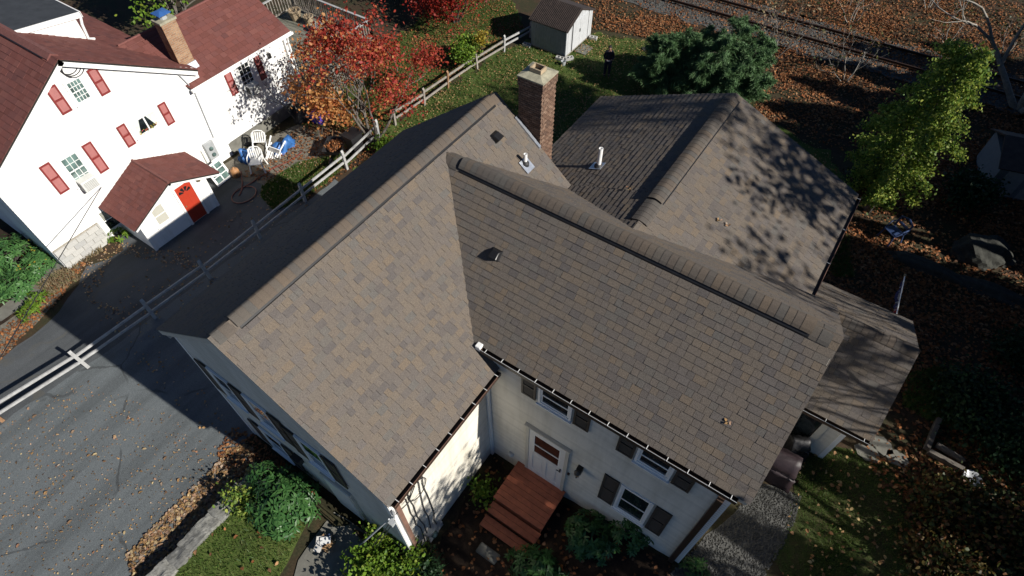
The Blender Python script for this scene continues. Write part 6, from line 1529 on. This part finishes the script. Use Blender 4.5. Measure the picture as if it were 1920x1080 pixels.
# trees beyond the right edge whose shade falls across the yard and the rear roof
for i, (x, y, L, n, leaf_, bx, lb) in enumerate([(20.8,13.6,4.1,8000,.15,(13.0,17,99),'tall thinly leaved maple beyond the right edge behind the rear wing'),(23.5,15.0,5.6,6500,.22,None,'tallest oak beyond the right edge behind the side porch'),(19.2,3.9,3.0,4200,.2,(2.6,5,11.2),'leafy maple beyond the right edge level with the terracotta steps'),(21.5,2.3,3.7,5600,.2,(1.7,4.6,13.2),'leafy maple beyond the right edge nearest the viewer')]):
    tree('shade_tree', lb, 'tree', (x,y), [(0,0,1,1.2),(.22,.15,1,1),(-.2,.2,1,1),(.1,-.2,1,1.1)], 'bark', 'rust_leaf', n, leaf_, depth=4, L=L, r=.16, spread=.38, up=.2, seed=130+i, clump=.45, box=bx, extra=[((0,-1.3,19.6),(2.2,.9,1.0),26)] if i == 1 else None)
tree('shade_tree', 'tall densely leaved oak beyond the right edge in line with the broad hemlock', 'tree', (19.5,16.9), [(0,0,1,1.2),(.2,.15,1,1.1),(-.15,.1,1,1.1)], 'bark', 'rust_leaf', 8000, .24, depth=3, L=4.4, r=.18, spread=.3, up=.3, seed=139, clump=.5, extra=[((0,.4,12.8),(1.6,1.4,2.4),80)], box=(14.6,19.2,16))
tree('shade_tree', 'very tall high crowned oak beyond the right edge in line with the yellow green tree', 'tree', (20.2,20.3), [(0,0,1,1.3),(.06,.05,1,1.2)], 'bark', 'rust_leaf', 6500, .2, depth=2, L=5.6, r=.2, spread=.3, up=.3, seed=151, clump=.45, extra=[((0,-.2,15.4),(1.3,2.4,1.2),110)], box=(17.8,22.3,16.8,13.9))
for i, (x, y, L, lb) in enumerate([(19.4,9.6,2.7,'tall bare forked tree beyond the right edge beside the side porch'),(20.5,7.4,2.4,'bare tree beyond the right edge behind the white bowl'),(22.0,6.3,2.6,'second bare tree beyond the right edge behind the white bowl')]):
    tree('shade_tree', lb, 'tree', (x,y), [(-.08,.0,1,1.5),(.12,.1,1,1.4)], 'bark', None, 0, .1, depth=4, L=L, r=.2, spread=.5, seed=141+i)
cf = [(18.2,11.8,7.5,1.8),(20.5,15.8,16,2.2),(18.0,17.6,8.0,1.6),(18.8,22.6,9.5,3.0),(19.2,24.8,10.0,3.2),(19,20.9,8.0,1.4),(22.5,26.4,9,2.4),(18.8,27.4,9.5,3.0),(21,29.4,9,2.3),(20,31.8,9.5,2.4),(24,34,10,2.6),(19.5,5.9,7.0,1.5),(16.6,8.6,3.2,1.1),(22.5,22.6,10,2.2),(17.5,25.2,8.5,2.6),(18.5,29.6,9,2.6),(17.8,23.6,8.5,2.2),(17.5,16.6,8.0,2.0),(17.4,13.4,6.5,1.8),(19.2,8.5,6.5,1.3),(19.0,23.0,9.0,2.0),(21.8,17.9,9,2.0),(21.0,25.8,10,3.0)]
lbs = ['beside the side porch','beyond the boulder','behind the rock ledges','tall, beyond the dark shed','broad, behind the dark shed','slim, at the corner of the dark shed','by the railway','near the rail bed','on the near railway bank','on the far railway bank','farthest back','by the bottom right shrubs','small one behind the white bowl','the one set farthest to the right','with wide skirts, by the dark shed','with wide skirts, by the rail bed','narrow one over the dark shed','broad one over the rock ledges','short one next to the boulder','slim one over the timber edging','slim one in line with the person','towering one in line with the big hemlock','towering one in line with the metal shed']
for i, (x, y, h, r_) in enumerate(cf):
    conifer('evergreen_tree', 'evergreen tree beyond the right edge '+lbs[i], (x,y), h, r_, 'dark_green', int(1100*h), 150+i, .42, 'evergreens beyond the right edge', .3)

# ------------------------------------------------------------------ loose leaves, grass, stones
rr = random.Random(77)
dl = {}
def drive_leaf(x, y, s):
    k = rr.randint(0,7)
    if k not in dl: dl[k] = leaf_mesh('fallen_leaf', np.array([[0,0,.018]]), np.array([rr.uniform(.08,.17)]), aspect=.5+.05*(k%4), N=np.array([[0,0,1]]), tilt=.3, bend=.45); dl[k].materials.append(MT['drive_leaf'])
    o = bpy.data.objects.new('fallen_leaf', dl[k]); COL.objects.link(o); o.location = (x,y,float(gz(x,y))+.014); o.rotation_euler = (0,0,rr.uniform(0,6.3)); o.scale = (s,s,s)
    tag(o, 'dry tan or orange fallen leaf lying on the open grey driveway', 'leaf', 'loose leaves on the driveway')
q = scatter(px((0,800),(60,745),(160,715),(260,720),(345,800),(400,830),(430,850),(300,970),(230,1045),(190,1090),(-10,1090)), 190, 5, lambda x,y: .12+.9*vnoise(x,y,1.3,4)**2*(.4+.6*sstep(-.5,-3.5,y)))
for x, y in q: drive_leaf(x, y, rr.choice((rr.uniform(.3,.6),rr.uniform(.5,.95))))
EDGE = px((235,1045),(300,975),(395,885),(425,845),(465,830),(480,850),(470,900),(440,925),(300,1075),(255,1090))
litter('leaf_drift', EDGE, 1900, (.07,.14), 'drive_leaf', 6, .015, 'drift of tan leaves along the foot of the stone wall')
litter('corner_leaves', px((405,850),(440,800),(480,818),(560,890),(600,930),(560,960),(500,900),(450,915)), 700, (.06,.12), 'litter', 41, .02, 'dark leaves against the shaded front wall')
litter('driveway_crumbs', px((0,800),(160,715),(345,790),(430,850),(230,1045),(190,1090),(-10,1090)), 1100, (.02,.06), 'drive_leaf', 7, .012, 'scraps of leaves on the driveway')
litter('shade_leaves', px((300,625),(480,830),(430,860),(330,760),(180,600),(280,500),(600,290),(640,330)), 420, (.05,.10), 'drive_leaf', 8, .014, 'a few leaves in the shade along the house')
litter('edge_leaves', px((160,480),(215,450),(250,460),(290,470),(330,470),(400,500),(360,510),(300,490),(215,478),(175,560),(250,590),(240,600),(165,570),(150,510)), 420, (.04,.09), 'drive_leaf', 9, .014, 'tan leaves and needles along the cracked seam by the white house')
litter('strip_leaves', px((135,485),(160,495),(120,555),(60,615),(0,680),(-40,690),(-40,650),(30,600),(80,550)), 900, (.06,.12), 'litter', 10, .02, 'brown leaves on the weedy strip')
litter('verge_leaves', GPATCH, 330, (.05,.10), 'drive_leaf', 11, .05, 'leaves on the small grass verge')
litter('patio_leaves', px((450,330),(560,240),(690,230),(740,260),(690,300),(640,330),(580,370),(560,300),(500,345)), 1700, (.06,.12), 'litter', 12, .02, 'brown leaves round the patio and fence')
grass('verge_grass', GPATCH, 17000, (.06,.14), 'grass', 13, 'bright grass on the verge beside the fence', lambda x,y: .35+.65*vnoise(x,y,.8))
grass('back_grass', LAWN, 60000, (.06,.12), 'grass', 14, 'green grass of the back lawn', lambda x,y: .12+.88*vnoise(x,y,1.4,9)*sstep(6,-2,x)+.05)
litter('lawn_leaves', LAWN, 12500, (.04,.09), 'lawn_leaf', 15, .06, 'pale leaves scattered over the back lawn', lambda x,y: .2+.8*vnoise(x,y,1.1,5))
grass('neighbour_grass', NLAWN, 26000, (.06,.12), 'grass', 16, 'grass under the maples', lambda x,y: vnoise(x,y,1.6,2))
litter('maple_litter', NLAWN, 7000, (.05,.10), 'litter', 17, .05, 'brown leaves in the grass under the maples', lambda x,y: .3+.7*vnoise(x,y,1.0,6))
grass('front_grass', FRONT, 14000, (.06,.11), 'grass', 18, 'grass of the raised front lawn')
litter('front_leaves', FRONT, 90, (.08,.14), 'litter', 19, .06, 'few brown leaves on the front lawn')
grass('side_grass', SIDE, 15000, (.04,.09), 'grass', 20, 'grass of the side lawn', lambda x,y: .1+.9*vnoise(x,y,.9,12)**1.5)
litter('side_leaves', SIDE, 190, (.05,.14), 'lawn_leaf', 21, .06, 'leaves on the side lawn')
litter('orange_litter', [(-6.6,24.6),(-3,25.6),(1,24.6),(4,22.6),(9,22),(10,27),(14,27.4),(20,29),(26,31),(30,44),(6,42),(-12,36),(-12,28)], 70000, (.06,.14), 'litter', 22, .03, 'thick carpet of orange brown leaves along the railway', lambda x,y: (.1+.9*vnoise(x,y,1.3,3)**1.6*(.4+.6*vnoise(x,y,4.5,7)))*(1-.3*(np.abs(y-.043*x-28.7) < .5)))
litter('brown_litter', [(8.3,13),(9.5,12.7),(11.3,12.2),(11.4,9.2),(12.2,8.2),(17,8.5),(19,14),(19,24),(12,27),(9,23),(8.3,18)], 30000, (.07,.15), 'litter', 23, .03, 'brown oak leaves covering the right hand yard', lambda x,y: .05+.95*vnoise(x,y,1.2,8)**1.8*(.35+.65*vnoise(x,y,4.0,5)))
litter('shrub_litter', px((1690,900),(1720,820),(1920,780),(1990,1000),(1900,1150),(1700,1120)), 3500, (.08,.15), 'rust_leaf', 24, .03, 'rusty leaves under the lower right shrubs')
grass('rough_grass', px((1700,700),(1760,690),(1860,740),(1900,800),(1760,800),(1690,760)), 7000, (.08,.18), 'grass', 25, 'tufted grass at the right of the porch roof')
grass('rough_grass', px((1545,470),(1590,440),(1600,520),(1560,520)), 2500, (.08,.16), 'grass', 26, 'tuft of grass beside the rear wing gutter')
litter('bed_leaves', BED, 700, (.07,.14), 'litter', 27, .02, 'brown leaves in the planting bed')
def pebbles(name, poly, n, s, seed, label, mat='gravel'):
    q = scatter(poly, n, seed); me_ = MB()
    for x, y in q:
        z = float(gz(x,y))+.015; a = rr.uniform(*s); c = [(x+a*math.cos(t_+x*9)*rr.uniform(.7,1.1), y+a*math.sin(t_+x*9)*rr.uniform(.7,1.1)) for t_ in (0,1.57,3.14,4.71)]
        h = a*rr.uniform(.5,1.0); me_.quad(*[(u,v,z) for u, v in c]); tp = (x+rr.uniform(-.3,.3)*a, y+rr.uniform(-.3,.3)*a, z+h)
        for i in range(4): me_.quad((*c[i],z),(*c[(i+1)%4],z),tp)
    return tag(me_.build(name, mat, None, kind='stuff'), label, 'gravel')
pebbles('gravel_stones', GRAV, 3500, (.02,.045), 31, 'loose grey gravel at the house corner')
pebbles('ballast_stones', [(-8,28.4),(2,28.6),(9,29.0),(17,29.5),(17,32.4),(4,31.9),(-8,31.5)], 7000, (.05,.11), 32, 'pale grey ballast stones along the track')
# a few leaves caught on the roofs
for P, N_, lb in (((7.9,4.35,eB+mB_*(4.35-(yB-wB))+.04),(0,-mB_,1),'curled dry leaf on the cross wing roof near its right end'),((xC+1.55,8.9,hC-mC*1.55+.05),(mC,0,1),'tan leaf lying on the rear wing roof'),((xC+1.35,8.85,hC-mC*1.35+.05),(mC,0,1),'smaller dry leaf beside the tan leaf on the rear wing roof'),((xC-.75,8.35,hC-mC*.75+.05),(-mC,0,1),'dry leaf caught in the roof valley')):
    o = leaves('fallen_leaf', np.array([P,np.array(P)+[.05,.03,.02],np.array(P)+[-.04,.05,.01]]), .085, 'drive_leaf', N=np.array([N_]), tilt=.4, bend=.5); tag(o, lb, 'leaf')
print('objects', len(bpy.data.objects), 'tris', sum(len(o.data.polygons) for o in bpy.data.objects if o.type == 'MESH'))
